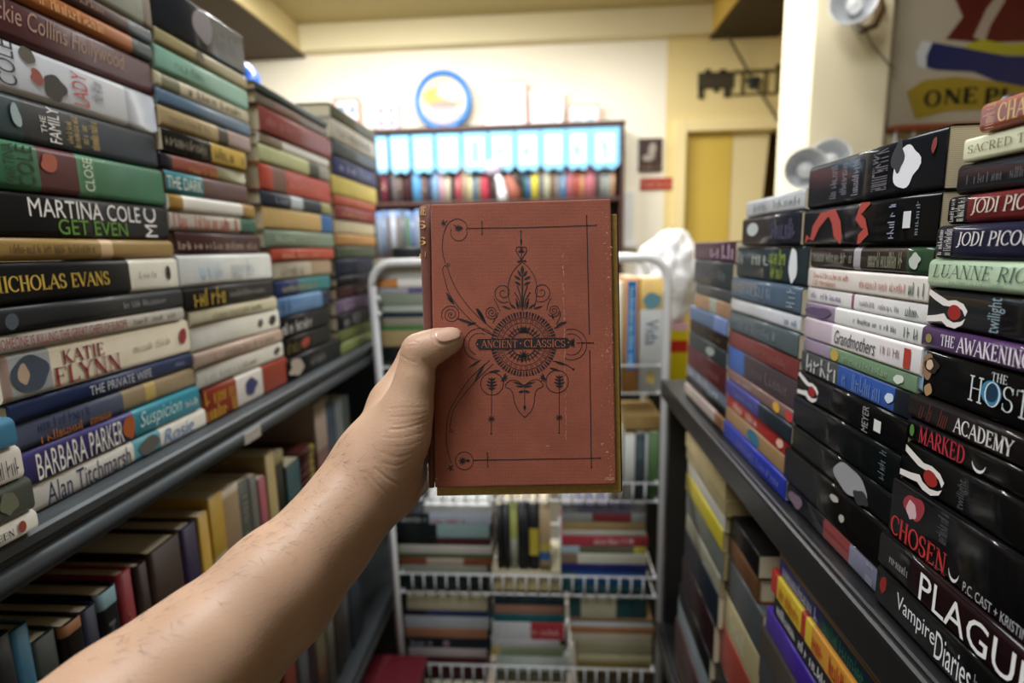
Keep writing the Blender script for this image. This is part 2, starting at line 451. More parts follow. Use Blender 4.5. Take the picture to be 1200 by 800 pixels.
# beams
slab('trim_1', xl, xr0, YB - .08, YB, zbm, ZC, WALL('e0d5b0'), .004)
slab('trim_2', -2.2, xl, -1.6, YB, zbm, ZC, WALL('d0bf8a'))
slab('trim_3', xr0, xr1, -1.6, YB, zbm, ZC, WALL('d9b75c'))
slab('trim_4', xr1, 2.2, -1.6, YB, ZC - .03, ZC, WALL('d9c07a'))
slab('shade_slab_left', -2.2, xl - .006, -1.6, YB - .001, zbm - .012, zbm - .0005, mat('3c2c18', .7, .2, 4))  # dark slab added under the beam; underside shade is put into its colour
slab('shade_slab_right', xr0 + .006, xr1 + .16, -1.6, YB - .001, zbm - .012, zbm - .0005, mat('3c2c18', .7, .2, 4))  # same added shade slab for the right beam
# door: jambs, head, and two leaves standing in the opening
bm = bmesh.new(); fw = .055
box(bm, xd - fw, xd + .01, YB - .03, YB + .1, 0, zd + fw, .004); box(bm, xd1 - .01, xd1 + fw, YB - .03, YB + .1, 0, zd + fw, .004)
box(bm, xd + .01, xd1 - .01, YB - .03, YB + .1, zd - .01, zd + fw, .004)
struct(bmobj('trim_5', bm, WALL('ecd9a0')))
bm = bmesh.new(); box(bm, xd + .012, xd + .27, YB + .03, YB + .065, .01, zd - .012, .003)
dr = struct(bmobj('door_1', bm, mat('cdb04c', .55, .08, 3)))
bm = bmesh.new(); box(bm, xd + .272, xd + .47, YB + .035, YB + .06, .01, zd - .012, .003)
for v in bm.verts:
    if v.co.x > xd + .4: v.co.x -= .10 * (zd - v.co.z) / .5 if v.co.z > .6 else .10 * (zd - .6) / .5 if False else min(.12, .10 * (zd - v.co.z) / .5)
struct(bmobj('door_2', bm, mat('e0cf9c', .6, .08, 3)))
# pillar beside the books, and the partition behind the poster
XP0, XP1, YP = .737, .945, 1.70
bm = bmesh.new(); box(bm, XP0, XP1, YP, YP + .22, 0, ZC - .031, .006)
struct(bmobj('trim_6', bm, WALL('f0e6c6')))
bm = bmesh.new(); box(bm, XP1 + .001, 1.9, YP + .05, YP + .09, 0, ZC - .031)
struct(bmobj('wall_partition', bm, WALL('cfc3a4')))

# ================================================================== left steel shelving
XL, ZL = -.44, CAMZ - .2155
STEEL = mat('4c5256', .48, .12, 30, 0, .4, 0, .5)
STEELD = mat('3c4144', .45, .12, 30, 0, .4, 0, .5)
sh = thing('steel_shelving', 'grey steel shelving with a rolled shelf edge, loaded with books along the aisle', 'shelf', (XL - .16, 1.0, 0))
def par(o, p):
    o.parent = p; o.matrix_parent_inverse = p.matrix_world.inverted() if False else Matrix.Translation(-Vector(p.location))
    return o
Y0L, Y1L = .02, 1.62
for k, zz in enumerate((ZL, CAMZ - .555, CAMZ - .88)):
    bm = bmesh.new(); box(bm, XL - .40, XL + .012, Y0L, Y1L, zz - .016, zz - .0004, .002)
    par(bmobj('shelf_board', bm, STEEL), sh)
    bm = bmesh.new()
    # rolled front edge: a flat upper rim, a groove, then a round lower roll
    prof = [(.012, -.001), (.018, -.0015), (.021, -.004), (.021, -.012), (.018, -.0155), (.014, -.017), (.014, -.0215)]
    prof += [(.014 + .011 * math.sin(a), -.0325 + .011 * math.cos(a)) for a in [math.pi * j / 8 for j in range(9)]]
    prof += [(.008, -.042), (.008, -.010)]
    r0 = [bm.verts.new((XL + a, Y0L, zz + b)) for a, b in prof]; r1 = [bm.verts.new((XL + a, Y1L, zz + b)) for a, b in prof]
    n = len(prof)
    for j in range(n):
        f = bm.faces.new((r0[j], r0[(j + 1) % n], r1[(j + 1) % n], r1[j])); f.smooth = 7 <= j <= 14
    bm.faces.new(r0[::-1]); bm.faces.new(r1)
    bmesh.ops.recalc_face_normals(bm, faces=bm.faces)
    par(bmobj('shelf_lip', bm, STEEL), sh)
bm = bmesh.new(); box(bm, XL - .412, XL - .401, Y0L, Y1L, .12, ZL + .02); par(bmobj('back_panel', bm, STEELD), sh)
for yy in (Y0L - .03, Y1L + .001):
    bm = bmesh.new(); box(bm, XL - .412, XL + .012, yy, yy + .028, 0, ZL - .06, .002); par(bmobj('upright', bm, STEELD), sh)
bm = bmesh.new(); pa = at(287, 507, 'X', XL + .0264); pb = at(305, 494, 'X', XL + .0264)
box(bm, XL + .0245, XL + .0262, pa.y, pb.y, ZL - .040, ZL - .025)
o = bmobj('price_sticker', bm, mat('b9b2a8', .6)); par(o, sh); o['label'] = 'small pale price sticker on the rolled edge'

# ---- piles on the left shelf
W_, C_ = 'd8d6d0', 'cfc6a6'
S = lambda *a, **o: tuple(a) + (o,)
L1 = [
 B(176, -30, 33, 'pale grey-green hardback cut off by the top of the picture', '7d8073', z=((166, 178, '5a4630'),)),
 B(177, 36, 52, 'dark brown hardback with a slate end band', '4a2a22', z=((150, 178, '3c4a50'),), t=[('~16', 20, 120, .3, .7, '8a5a3c')]),
 B(178, 53, 72, 'orange-brown hardback with a dark green end band', '9c5524', z=((155, 180, '22383a'),), t=[('~18', 45, 120, .25, .75, 'd09a58')]),
 B(179, 74, 110, 'wide maroon hardback with faded gold handwriting lettering', '54262c', t=[S('Jackie Collins Hollywood', -22, 148, .25, .85, '94705c', sh=.25)]),
 B(184, 113, 157, 'white and grey hardback with a woman pictured and red lettering', 'b7bcc4', z=((150, 184, '8f959d'),),
   t=[S('COLE', -4, 20, .12, .95, '26282c', rot=True), S(blob(0, 0, 1, 1, 14, .2, 3), 26, 46, .66, .98, '4a4238', f='shape', n='cover_picture'), S(blob(0, 0, 1, 1, 10, .25, 5), 52, 80, .08, .62, '2a2420', f='shape', n='cover_picture'),
      S(blob(0, 0, 1, 1, 12, .2, 8), 36, 52, .3, .62, '8a3a30', f='shape', n='cover_picture'), S('LADY', 86, 104, .15, .85, 'b03028', rot=True), ('~9', 108, 122, .35, .8, '6d6f74', {'rot': True})]),
 B(185, 158, 198, 'dark navy hardback titled in white capitals above gold lines', '1a2530', z=((-10, 28, '1d3a46'),),
   t=[S('THE', 49, 56, .3, .68, 'd8d8d4', rot=True), S('FAMILY', 58, 72, .12, .92, 'e6e6e2', rot=True), ('~10', 78, 86, .2, .7, 'b99a4a', {'rot': True}), ('~14', 86, 94, .12, .85, 'c3a24e', {'rot': True}), ('~10', 96, 104, .25, .7, 'b99a4a', {'rot': True}), ('~14', 106, 116, .15, .85, 'c3a24e', {'rot': True}), S(blob(0, 0, 1, .4, 12, .3, 1), 14, 26, .3, .8, '90a6aa', f='shape', n='cover_picture')]),
 B(192, 199, 241, 'green hardback with a dark red picture near its middle', '2f6a48', z=((46, 92, '5a2026'), (92, 112, '3f7a56')),
   t=[S('MARTINA', 4, 18, .1, .92, '1c3020', rot=True), S('COLE', 20, 40, .1, .92, '1c3020', rot=True), S(blob(0, 0, 1, 1, 12, .2, 31), 48, 68, .45, .85, 'a3503c', f='shape', n='cover_picture'), S('CLOSE', 98, 109, .15, .9, 'c4ccb4', rot=True)]),
 B(198, 242, 281, 'black hardback lettered in bold white and thin green capitals', '14161b',
   t=[S('MARTINA COLE', 36, 166, .46, .88, 'eeeeea'), S('GET EVEN', 68, 149, .08, .44, '58902e'), S('M', 170, 184, .08, .42, 'e4e4e0', rot=True), S('C', 170, 184, .48, .88, 'e4e4e0', rot=True)]),
 B(202, 282, 301, 'narrow gold-brown hardback with a pale band', '8f7038', z=((118, 132, 'c4a478'),), t=[('~26', 10, 110, .3, .7, '4e3c20')]),
 B(208, 302, 337, 'black hardback with gold capitals and a white end', '12151a', z=((152, 210, 'cfccc0'),),
   t=[S('NICHOLAS EVANS', -12, 127, .3, .68, 'c8a63c', f='serif'), ('~8', 162, 182, .4, .6, '8a887c'), S(blob(0, 0, 1, 1, 8), 194, 199, .3, .75, '222222', f='shape', n='cover_picture')]),
 B(212, 338, 359, 'charcoal cloth hardback with small grey print', '2a2d31', t=[('~16', 142, 192, .35, .65, '8c8f94'), S(blob(0, 0, 1, 1, 12, .1), 2, 18, .15, .75, '44505c', f='shape', n='cover_picture')]),
 B(214, 360, 373, 'narrow grey hardback with a long red title', 'a7a296', t=[S('SOMEONE IS KILLING THE GREAT CHEFS OF EUROPE', -6, 147, .22, .8, '93343a'), ('~14', 155, 205, .3, .7, '5c5a56')]),
 B(223, 374, 412, 'cream hardback with red serif capitals and a blue eye-like picture', 'd6cdb6', z=((2, 14, 'a58a80'), (14, 62, '9aa3ac')), xn=2,
   t=[S(blob(0, 0, 1, 1, 16, .12, 4), 14, 60, .12, .9, '3d4a5e', f='shape', n='cover_picture'), S(blob(0, 0, 1, 1, 12, .15, 9), 22, 36, .3, .75, 'b49a84', f='shape', n='cover_picture'),
      S('KATIE', 76, 124, .52, .84, '843038', f='serif'), S('FLYNN', 64, 141, .08, .5, '8a2c34', f='serif', w=.9), ('~9', 158, 200, .4, .6, 'b8b09c'), S(blob(0, 0, 1, 1, 8, .2), 211, 219, .3, .75, '9a3038', f='shape', n='cover_picture')]),
 B(226, 413, 429, 'narrow navy hardback with pale grey capitals', '1d2f5c', xn=14, t=[S('THE PRIVATE WIFE', 106, 178, .25, .75, 'b8bcc8'), ('~6', 205, 216, .35, .65, '8d96b4')]),
 B(229, 430, 451, 'hardback half slate blue and half sandy tan', '8f7c5c', z=((0, 146, '48526c'), (172, 184, 'b49a52')), xn=18, t=[('~12', 46, 106, .5, .9, '1c2a50'), ('~14', 48, 130, .05, .42, 'a8642c')]),
 B(233, 452, 478, 'purple and teal hardback with bold white stretched capitals', '3c3572', z=((157, 236, '1f7f96'),), xn=28,
   t=[S('BARBARA PARKER', 42, 143, .1, .86, 'e8e4d4'), S(blob(0, 0, 1, 1, 12, .2, 2), 143, 157, .1, .9, 'a85422', f='shape', n='cover_picture'), S('Suspicion', 163, 212, .15, .85, 'b8dce2', sh=.3), ('~6', 216, 230, .3, .6, 'dfe8e8')]),
 B(241, 479, 501, 'white hardback with thin dark lettering and a small face picture', 'd2d0c8', z=((157, 188, '51a0b0'),), xn=36,
   t=[S('Alan Titchmarsh', 54, 152, .1, .9, '22284e', sh=.08), S(blob(0, 0, 1, 1, 14, .15, 6), 162, 187, .1, .9, '5c5c58', f='shape', n='cover_picture'), S('Rosie', 192, 226, .15, .85, '5e86b8', sh=.2)]),
]
f1 = lying_stack('L', XL, ZL, L1, 'nearest left pile', 'books in the nearest left pile', None, .235, .155)
L2 = [
 B(287, 43, 88, 'thick black glossy hardback with a faint portrait', '20252c', k='film', t=[S(blob(0, 0, .6, 1, 14, .15, 2), 226, 250, .2, .9, '564c50', f='shape', n='cover_picture'), ('~8', 256, 280, .3, .7, '4c525c')]),
 B(290, 89, 105, 'olive tan hardback with a brown smudge', '857a52', t=[S(blob(0, 0, 1, 1, 9, .3, 3), 230, 240, .1, .9, '4a3c26', f='shape', n='cover_picture')]),
 B(291, 106, 129, 'pale sea-green hardback', '6f9a86', t=[('~10', 205, 240, .35, .7, '55786a')]),
 B(292, 130, 145, 'cream and brown mottled hardback', 'a49a7c', z=((190, 212, '5c5a3a'),), t=[('~12', 222, 282, .25, .75, '5e4c36')]),
 B(292, 146, 160, 'blue-grey hardback with a shining upper edge', '4c647c', t=[('~12', 250, 284, .3, .7, '76869a')]),
 B(292, 161, 179, 'khaki tan hardback with a dark block and pale lettering', '9a855a', z=((254, 266, '3a3024'), (266, 293, '8d7468')), t=[('~12', 195, 245, .3, .7, '7a6844')]),
 B(288, 180, 200, 'black hardback with a bright gold title box', '26241f', k='film', z=((247, 287, 'b8963a'),), t=[S('~10', 192, 240, .25, .75, '7a7262'), ('~7', 250, 284, .2, .8, '6a5220')]),
 B(289, 201, 217, 'black hardback with red and ochre blotches', '2a2030', z=((204, 256, '8e3424'), (256, 289, '6e6a3c')), t=[('~10', 222, 256, .1, .5, 'b57a30')]),
 B(290, 218, 239, 'brown hardback with a teal and white title end', '5a3a32', z=((190, 238, '2c7a82'),), t=[S('THE DARK', 195, 236, .2, .75, 'd0d4c8')]),
 B(298, 240, 256, 'white hardback with gold ends', 'c9c8c2', z=((190, 214, '96702e'), (284, 298, '9a7434'))),
 B(300, 257, 274, 'red lettered hardback with a green end', 'b0a89a', z=((282, 300, '2c5a48'),), t=[('~18', 203, 278, .1, .9, 'a8382a')]),
 B(305, 275, 296, 'dark maroon hardback with cream print', '4c2a2a', t=[('~14', 203, 260, .2, .55, 'b09a84'), ('~10', 264, 300, .2, .6, 'b09a84')]),
 B(317, 297, 326, 'thick white hardback with pale blue lettering', 'cfd2d0', t=[S('~12', 232, 258, .2, .75, '9cb4c4'), ('~10', 270, 296, .15, .8, 'a4b0b8')]),
 B(319, 327, 347, 'black hardback with a bright yellow title', '2a2524', t=[('~6', 226, 262, .12, .9, 'b89a2c'), ('~12', 268, 308, .35, .65, '8a8884')]),
 B(324, 348, 361, 'narrow cream hardback', 'bdb596', t=[('~18', 248, 306, .3, .7, '8a8262')]),
 B(328, 362, 384, 'white hardback with two small dark marks', 'd8d6ca', t=[S(blob(0, 0, 1, 1, 8, .2), 316, 324, .25, .75, '3c3a36', f='shape', n='cover_picture'), S(blob(0, 0, 1, 1, 8, .2), 303, 309, .3, .7, '5c5a52', f='shape', n='cover_picture')]),
 B(330, 385, 399, 'pinkish tan hardback', 'ad9482', t=[('~12', 250, 320, .3, .7, '937a68')]),
 B(332, 400, 417, 'off-white hardback with a small dark mark near its end', 'cbc8bc', t=[S(blob(0, 0, 1, 1, 8, .3), 321, 328, .3, .75, '44423e', f='shape', n='cover_picture'), ('~12', 240, 300, .3, .65, 'a3a096')]),
 B(337, 418, 447, 'rust red hardback with yellow lettering and a white picture square', '93331f', z=((278, 308, 'cdcac4'),),
   t=[('~7', 241, 274, .5, .92, 'c89a2c'), ('~6', 241, 276, .08, .48, 'c89a2c'), S(blob(0, 0, 1, 1, 12, .25, 5), 288, 302, .25, .8, '3a3a70', f='shape', n='cover_picture')]),
]
f2 = lying_stack('L', XL, ZL, L2, 'second left pile', 'books in the second left pile', f1, .235, .155)
L3 = [
 B(383, 142, 150, 'thin dark green hardback', '39423c'),
 B(384, 151, 162, 'brown hardback with red print', '66584a', t=[('~9', 322, 350, .2, .8, '9a5048')]),
 B(386, 163, 186, 'brick red hardback', '7c3630', t=[('~14', 310, 360, .3, .7, '96504a')]),
 B(386, 187, 196, 'thin white and brown hardback', 'b8b6ae', z=((300, 332, '7a6a52'),)),
 B(386, 197, 213, 'pale yellow-green hardback', 'a8aa78', z=((362, 374, '3a3c32'), (374, 388, '827c6c'))),
 B(387, 214, 238, 'bright red hardback with a brown band', 'a83c2c', z=((320, 336, '6c4638'),), t=[('~9', 340, 376, .25, .75, 'd07a66')]),
 B(387, 239, 252, 'navy hardback with a white middle', '2d3546', z=((340, 354, 'a9b4bc'), (376, 388, '8c8a54')), t=[('~6', 322, 338, .3, .7, '8a94a4')]),
 B(389, 253, 273, 'golden tan hardback with a blue end', 'bb9a5c', z=((376, 390, '2f62a0'),)),
 B(390, 274, 290, 'grey-green hardback', '70806c', t=[('~12', 322, 372, .3, .7, '98a48c')]),
 B(390, 291, 303, 'orange-red hardback', 'b4452e', t=[('~10', 330, 372, .2, .8, 'd08a6a')]),
 B(389, 304, 321, 'cream hardback with brown print', 'b6ae98', z=((366, 390, 'a2886c'),), t=[('~8', 330, 356, .2, .8, '6d6048')]),
 B(388, 322, 338, 'dark blue and teal hardback', '2b3a70', z=((352, 389, '2b7478'),), t=[('~10', 332, 372, .3, .7, 'a49c78')]),
 B(386, 339, 358, 'sky blue hardback', '5e87b8', z=((378, 387, '24304c'),), t=[('~5', 326, 340, .1, .9, '2c3a5c'), ('~9', 344, 372, .3, .7, '7ca0c8')]),
 B(387, 359, 379, 'black hardback with bold white title', '1d1c1e', t=[S('~9', 332, 366, .2, .75, 'd2d2ce')]),
 B(388, 380, 397, 'black hardback with gold and red specks', '221f1a', t=[('~6', 338, 352, .2, .8, '6c6230'), S(blob(0, 0, 1, 1, 8, .2), 354, 364, .25, .75, '9c4030', f='shape', n='cover_picture')]),
 B(400, 398, 419, 'black hardback with a pale picture at its near end', '17171a', xn=336, t=[S(blob(0, 0, 1, 1, 12, .3, 8), 338, 356, .15, .95, 'a89c90', f='shape', n='cover_picture'), ('~6', 364, 380, .3, .7, '8a8a8a')]),
]
f3 = lying_stack('L', XL, ZL, L3, 'third left pile', 'books in the third left pile', f2, .225, .155)
L4 = [
 B(440, 154, 167, 'dark olive hardback', '4d4c3a', xn=389),
 B(440, 168, 187, 'pale grey ribbed hardback', 'a09a8c', xn=389, t=[('~12', 396, 434, .25, .7, '6e6a60')]),
 B(440, 188, 202, 'dark slate hardback', '4a4e50', xn=390),
 B(441, 203, 220, 'navy hardback with pale print', '3b3f66', xn=391, t=[('~10', 398, 434, .3, .7, '8a90b0')]),
 B(442, 221, 239, 'yellow hardback', 'b7a44e', xn=390),
 B(440, 240, 249, 'thin orange-red hardback', 'a8503a', xn=392),
 B(439, 250, 262, 'maroon and red hardback', '84393a', xn=393, t=[('~9', 400, 430, .3, .7, 'b88a6a')]),
 B(440, 263, 276, 'cream hardback', 'b5aa8a', xn=393),
 B(440, 277, 288, 'orange tan hardback', 'a87a44', xn=394),
 B(440, 289, 301, 'dark green hardback', '47523f', xn=394),
 B(440, 302, 318, 'dark navy hardback', '2a3146', xn=394),
 B(440, 319, 328, 'thin black hardback', '23222a', xn=395),
 B(440, 329, 341, 'dark maroon hardback', '4a2a2c', xn=396),
 B(440, 342, 356, 'mauve grey hardback', '6c5a74', xn=396, t=[('~6', 404, 424, .2, .8, '988aa8')]),
 B(440, 357, 371, 'black hardback with a white title', '24242a', xn=397, t=[('~6', 404, 422, .15, .85, 'b4b4b4')]),
 B(440, 372, 384, 'olive green hardback', '68703a', xn=398),
 B(440, 385, 396, 'lime green hardback', '7d8a4c', xn=399),
 B(440, 397, 408, 'deep green hardback', '35583a', xn=400),
]
lying_stack('L', XL, ZL, L4, 'farthest left pile', 'books in the farthest left pile', f3, .2, .155)
L0 = [
 B(17, 487, 521, 'teal blue hardback at the lower left corner', '2a6a8c', xn=-90),
 B(28, 522, 558, 'white hardback with dark handwriting at the lower left corner', 'c4c0b6', xn=-90, t=[('~6', -2, 22, .2, .7, '3a3a3a')]),
 B(40, 559, 596, 'dark green pictured hardback at the lower left corner', '3c4438', xn=-90, t=[S(blob(0, 0, 1, 1, 12, .3, 3), 0, 22, .2, .85, '6c705c', f='shape', n='cover_picture')]),
 B(47, 597, 634, 'white hardback with a small red seal at lower left', 'cbc9c0', xn=-90, t=[S('EEN', 0, 19, .3, .65, '4a4a48', f='serif'), S(blob(0, 0, 1, 1, 10), 24, 33, .25, .8, '9a4436', f='shape', n='cover_picture')]),
]
lying_stack('L', XL + .028, ZL, L0, 'short left pile', 'books in the short left pile', None, .2, .155)

# ---- upright books on the lower left shelf
ZB2 = CAMZ - .555
G_ = 'upright books under the left shelf edge'
UL = [
 dict(x=-4, x2=21, yt=742, d='black book with a white picture and tan head', col='24242a', k='h', z=((.3, .72, 'b4ac9c'),), t=[S(blob(0, 0, 1, 1, 10, .3, 3), .4, .66, .2, .8, '2a3038', f='shape', n='cover_picture')]),
 dict(x=22, x2=45, yt=731, d='teal blue upright book', col='1f5f7e', k='h', z=(), t=[('~5', .3, .6, .3, .7, '164a62')]),
 dict(x=47, x2=78, yt=742, d='dark green upright book', col='1d2e2c', k='h', z=(), t=[]),
 dict(x=80, x2=104, yt=724, d='black upright book with an orange-brown edge', col='241c18', k='h', z=((0, .05, 'a06a44'),), t=[]),
 dict(x=105, x2=124, yt=709, d='navy upright book with white print', col='22284c', k='h', z=(), t=[('~7', .2, .7, .3, .7, '8a8fa4')]),
 dict(x=125, x2=147, yt=688, d='black upright book with a pale blue head band', col='24262c', k='h', z=((0, .08, '7fa8b8'),), t=[('~9', .15, .8, .3, .75, '6c7078')]),
 dict(x=148, x2=164, yt=667, d='red upright book', col='8c2430', k='h', z=(), t=[('~8', .2, .6, .3, .7, 'b06a4a')]),
 dict(x=165, x2=178, yt=658, d='dark brown upright book', col='3a2420', k='h', z=(), t=[]),
 dict(x=179, x2=215, yt=634, d='thick brown leather upright book', col='3c241c', k='h', z=(), t=[]),
 dict(x=216, x2=234, yt=613, d='purple upright book', col='2c2050', k='h', z=(), t=[]),
 dict(x=235, x2=246, yt=600, d='short yellow upright book', col='b8902c', k='p', z=(), t=[]),
 dict(x=247, x2=263, yt=578, d='yellow upright book with a white lower block', col='b08a24', k='p', z=((.35, .75, 'b8b090'),), t=[]),
 dict(x=264, x2=283, yt=569, d='tan and pale peach upright book', col='b89a74', k='p', z=((0, .05, 'cbbfa6'),), t=[]),
 dict(x=284, x2=296, yt=562, d='charcoal upright book with pale print', col='42463f', k='p', z=(), t=[('~8', .1, .6, .3, .7, '8a8a78')]),
 dict(x=297, x2=305, yt=556, d='grey upright book', col='5c5c58', k='p', z=(), t=[]),
 dict(x=306, x2=314, yt=558, d='pink upright book with a yellow foot', col='9c4a58', k='p', z=((.5, .8, '9c8a2c'),), t=[]),
 dict(x=315, x2=325, yt=530, d='tall cream upright book', col='a4905c', k='p', z=(), t=[]),
 dict(x=326, x2=336, yt=528, d='tall dark olive upright book', col='3c3a28', k='p', z=((0, .08, '8a7c50'),), t=[]),
 dict(x=337, x2=352, yt=540, d='dark teal upright book', col='254a50', k='p', z=(), t=[]),
 dict(x=371, x2=384, yt=470, d='tall cream and rose upright book', col='a08c80', k='p', z=((.35, .9, '8a5c5c'),), t=[]),
 dict(x=385, x2=394, yt=467, d='tall dark blue upright book', col='38465c', k='p', z=(), t=[]),
 dict(x=395, x2=404, yt=465, d='tall grey upright book', col='6c747c', k='p', z=(), t=[]),
 dict(x=405, x2=411, yt=463, d='tall slate green upright book', col='4a5650', k='p', z=(), t=[]),
]
for b in UL: b['yt'] = b['yt']; b['W'] = .15
upright_row('L', XL - .004, ZB2, UL, 'under the left shelf edge', G_)
GLDE = page_mat('gold_edges', '94812f', 'Z')
ya = col_solve(333, 'Y', (XL, 0, CAMZ - .30)); yb_ = col_solve(366, 'Y', (XL, 0, CAMZ - .30))
# pile of small maroon books with gilt edges, lying between the upright ones
hz = .0145; nn = 14
ya = col_solve(354, 'Y', (XL, 0, CAMZ - .36)) + .003; yb_ = col_solve(369, 'Y', (XL, 0, CAMZ - .30)) - .003
for k in range(nn):
    r = thing('maroon_book', 'small dark maroon book, %s in the ribbed maroon pile under the left shelf edge' % ORD[nn - 1 - k], 'book', (XL - .006 + random.uniform(-.002, .002), (ya + yb_) / 2, ZB2 + .0002 + k * hz), math.pi / 2, 'maroon books piled under the left shelf')
    book_meshes(r, yb_ - ya, .13, hz - .0005, 'h', '5a2420', ((.2 * (yb_ - ya), .6 * (yb_ - ya), '8a7a2c'),))
# bottom row
ZB3 = CAMZ - .88
UL3 = [dict(x=332, x2=346, yt=722, d='rusty red upright book', col='7c3424', k='h', z=(), t=[]),
 dict(x=347, x2=358, yt=712, d='grey blue upright book', col='50565c', k='h', z=(), t=[]),
 dict(x=359, x2=369, yt=700, d='dark plum upright book', col='3c2430', k='h', z=(), t=[]),
 dict(x=370, x2=381, yt=690, d='olive cream upright book', col='6f664a', k='h', z=((.6, 1, '7a5a3c'),), t=[]),
 dict(x=382, x2=390, yt=676, d='pale grey upright book', col='76766c', k='h', z=(), t=[]),
 dict(x=391, x2=398, yt=664, d='dull brown upright book', col='4c4238', k='h', z=(), t=[]),
 dict(x=399, x2=407, yt=652, d='stone grey upright book', col='62646a', k='h', z=(), t=[]),
 dict(x=408, x2=420, yt=640, d='dark blue-grey upright book', col='3a4858', k='h', z=(), t=[])]
upright_row('L', XL - .004, ZB3, UL3, 'low on the left shelving behind the forearm', 'upright books low on the left')

# ================================================================== right black shelving
XR, ZR = .24, CAMZ - .2632
BLK = mat('17181a', .4, .1, 30, 0, .2, .2, .5)
sr = thing('black_shelving', 'black metal shelving with a thick rounded edge, loaded with paperbacks', 'shelf', (XR + .2, .8, 0))
Y0R, Y1R = .0, 1.10
for zz in (ZR, CAMZ - .80):
    bm = bmesh.new(); box(bm, XR - .010, XR + .46, Y0R, Y1R, zz - .020, zz - .0004, .003)
    par(bmobj('shelf_board', bm, BLK), sr)
    bm = bmesh.new(); box(bm, XR - .019, XR - .0105, Y0R, Y1R, zz - .034, zz + .0015, .0035)
    par(bmobj('shelf_lip', bm, BLK), sr)
bm = bmesh.new(); box(bm, XR + .461, XR + .472, Y0R, Y1R, .1, ZR - .021); par(bmobj('back_panel', bm, BLK), sr)
for yy in (Y0R - .025, Y1R + .001):
    bm = bmesh.new(); box(bm, XR + .0, XR + .46, yy, yy + .024, 0, ZR - .05, .002); par(bmobj('upright', bm, BLK), sr)

def arms(xa, xb, va, vb):
    """pale forked shape around a red disc on a black spine"""
    ua = [(0, .84), (.05, 1), (.3, .85), (.52, .72), (.7, .76), (.88, .68), (.98, .5), (.94, .34), (.87, .5), (.74, .6), (.58, .56), (.42, .56), (.2, .7)]
    la = [(0, .02), (.25, .06), (.42, .10), (.55, -.02), (.74, -.04), (.9, .1), (.95, .28), (.86, .18), (.7, .12), (.54, .2), (.46, .34), (.25, .25), (0, .19)]
    o = {'f': 'shape', 'n': 'cover_picture'}
    return [(merge((ua[::-1], [tuple(range(len(ua)))]), (la, [tuple(range(len(la)))])), xa, xb, va, vb, 'd6d0cc', o),
            (blob(0, 0, 1, 1, 24, .06, 3), xa + (xb - xa) * .53, xa + (xb - xa) * .85, va + (vb - va) * .22, va + (vb - va) * .64, '96201c', o)]
def crescent(xa, xb, va, vb, c='cfcfcf'):
    r = ([], []); n = 12
    ribbon(r[0], r[1], [(math.cos(math.radians(190 + 160 * i / n)), math.sin(math.radians(190 + 160 * i / n))) for i in range(n + 1)], [.02 + .3 * math.sin(math.pi * i / n) for i in range(n + 1)])
    return (r, xa, xb, va, vb, c, {'f': 'shape', 'n': 'cover_picture'})
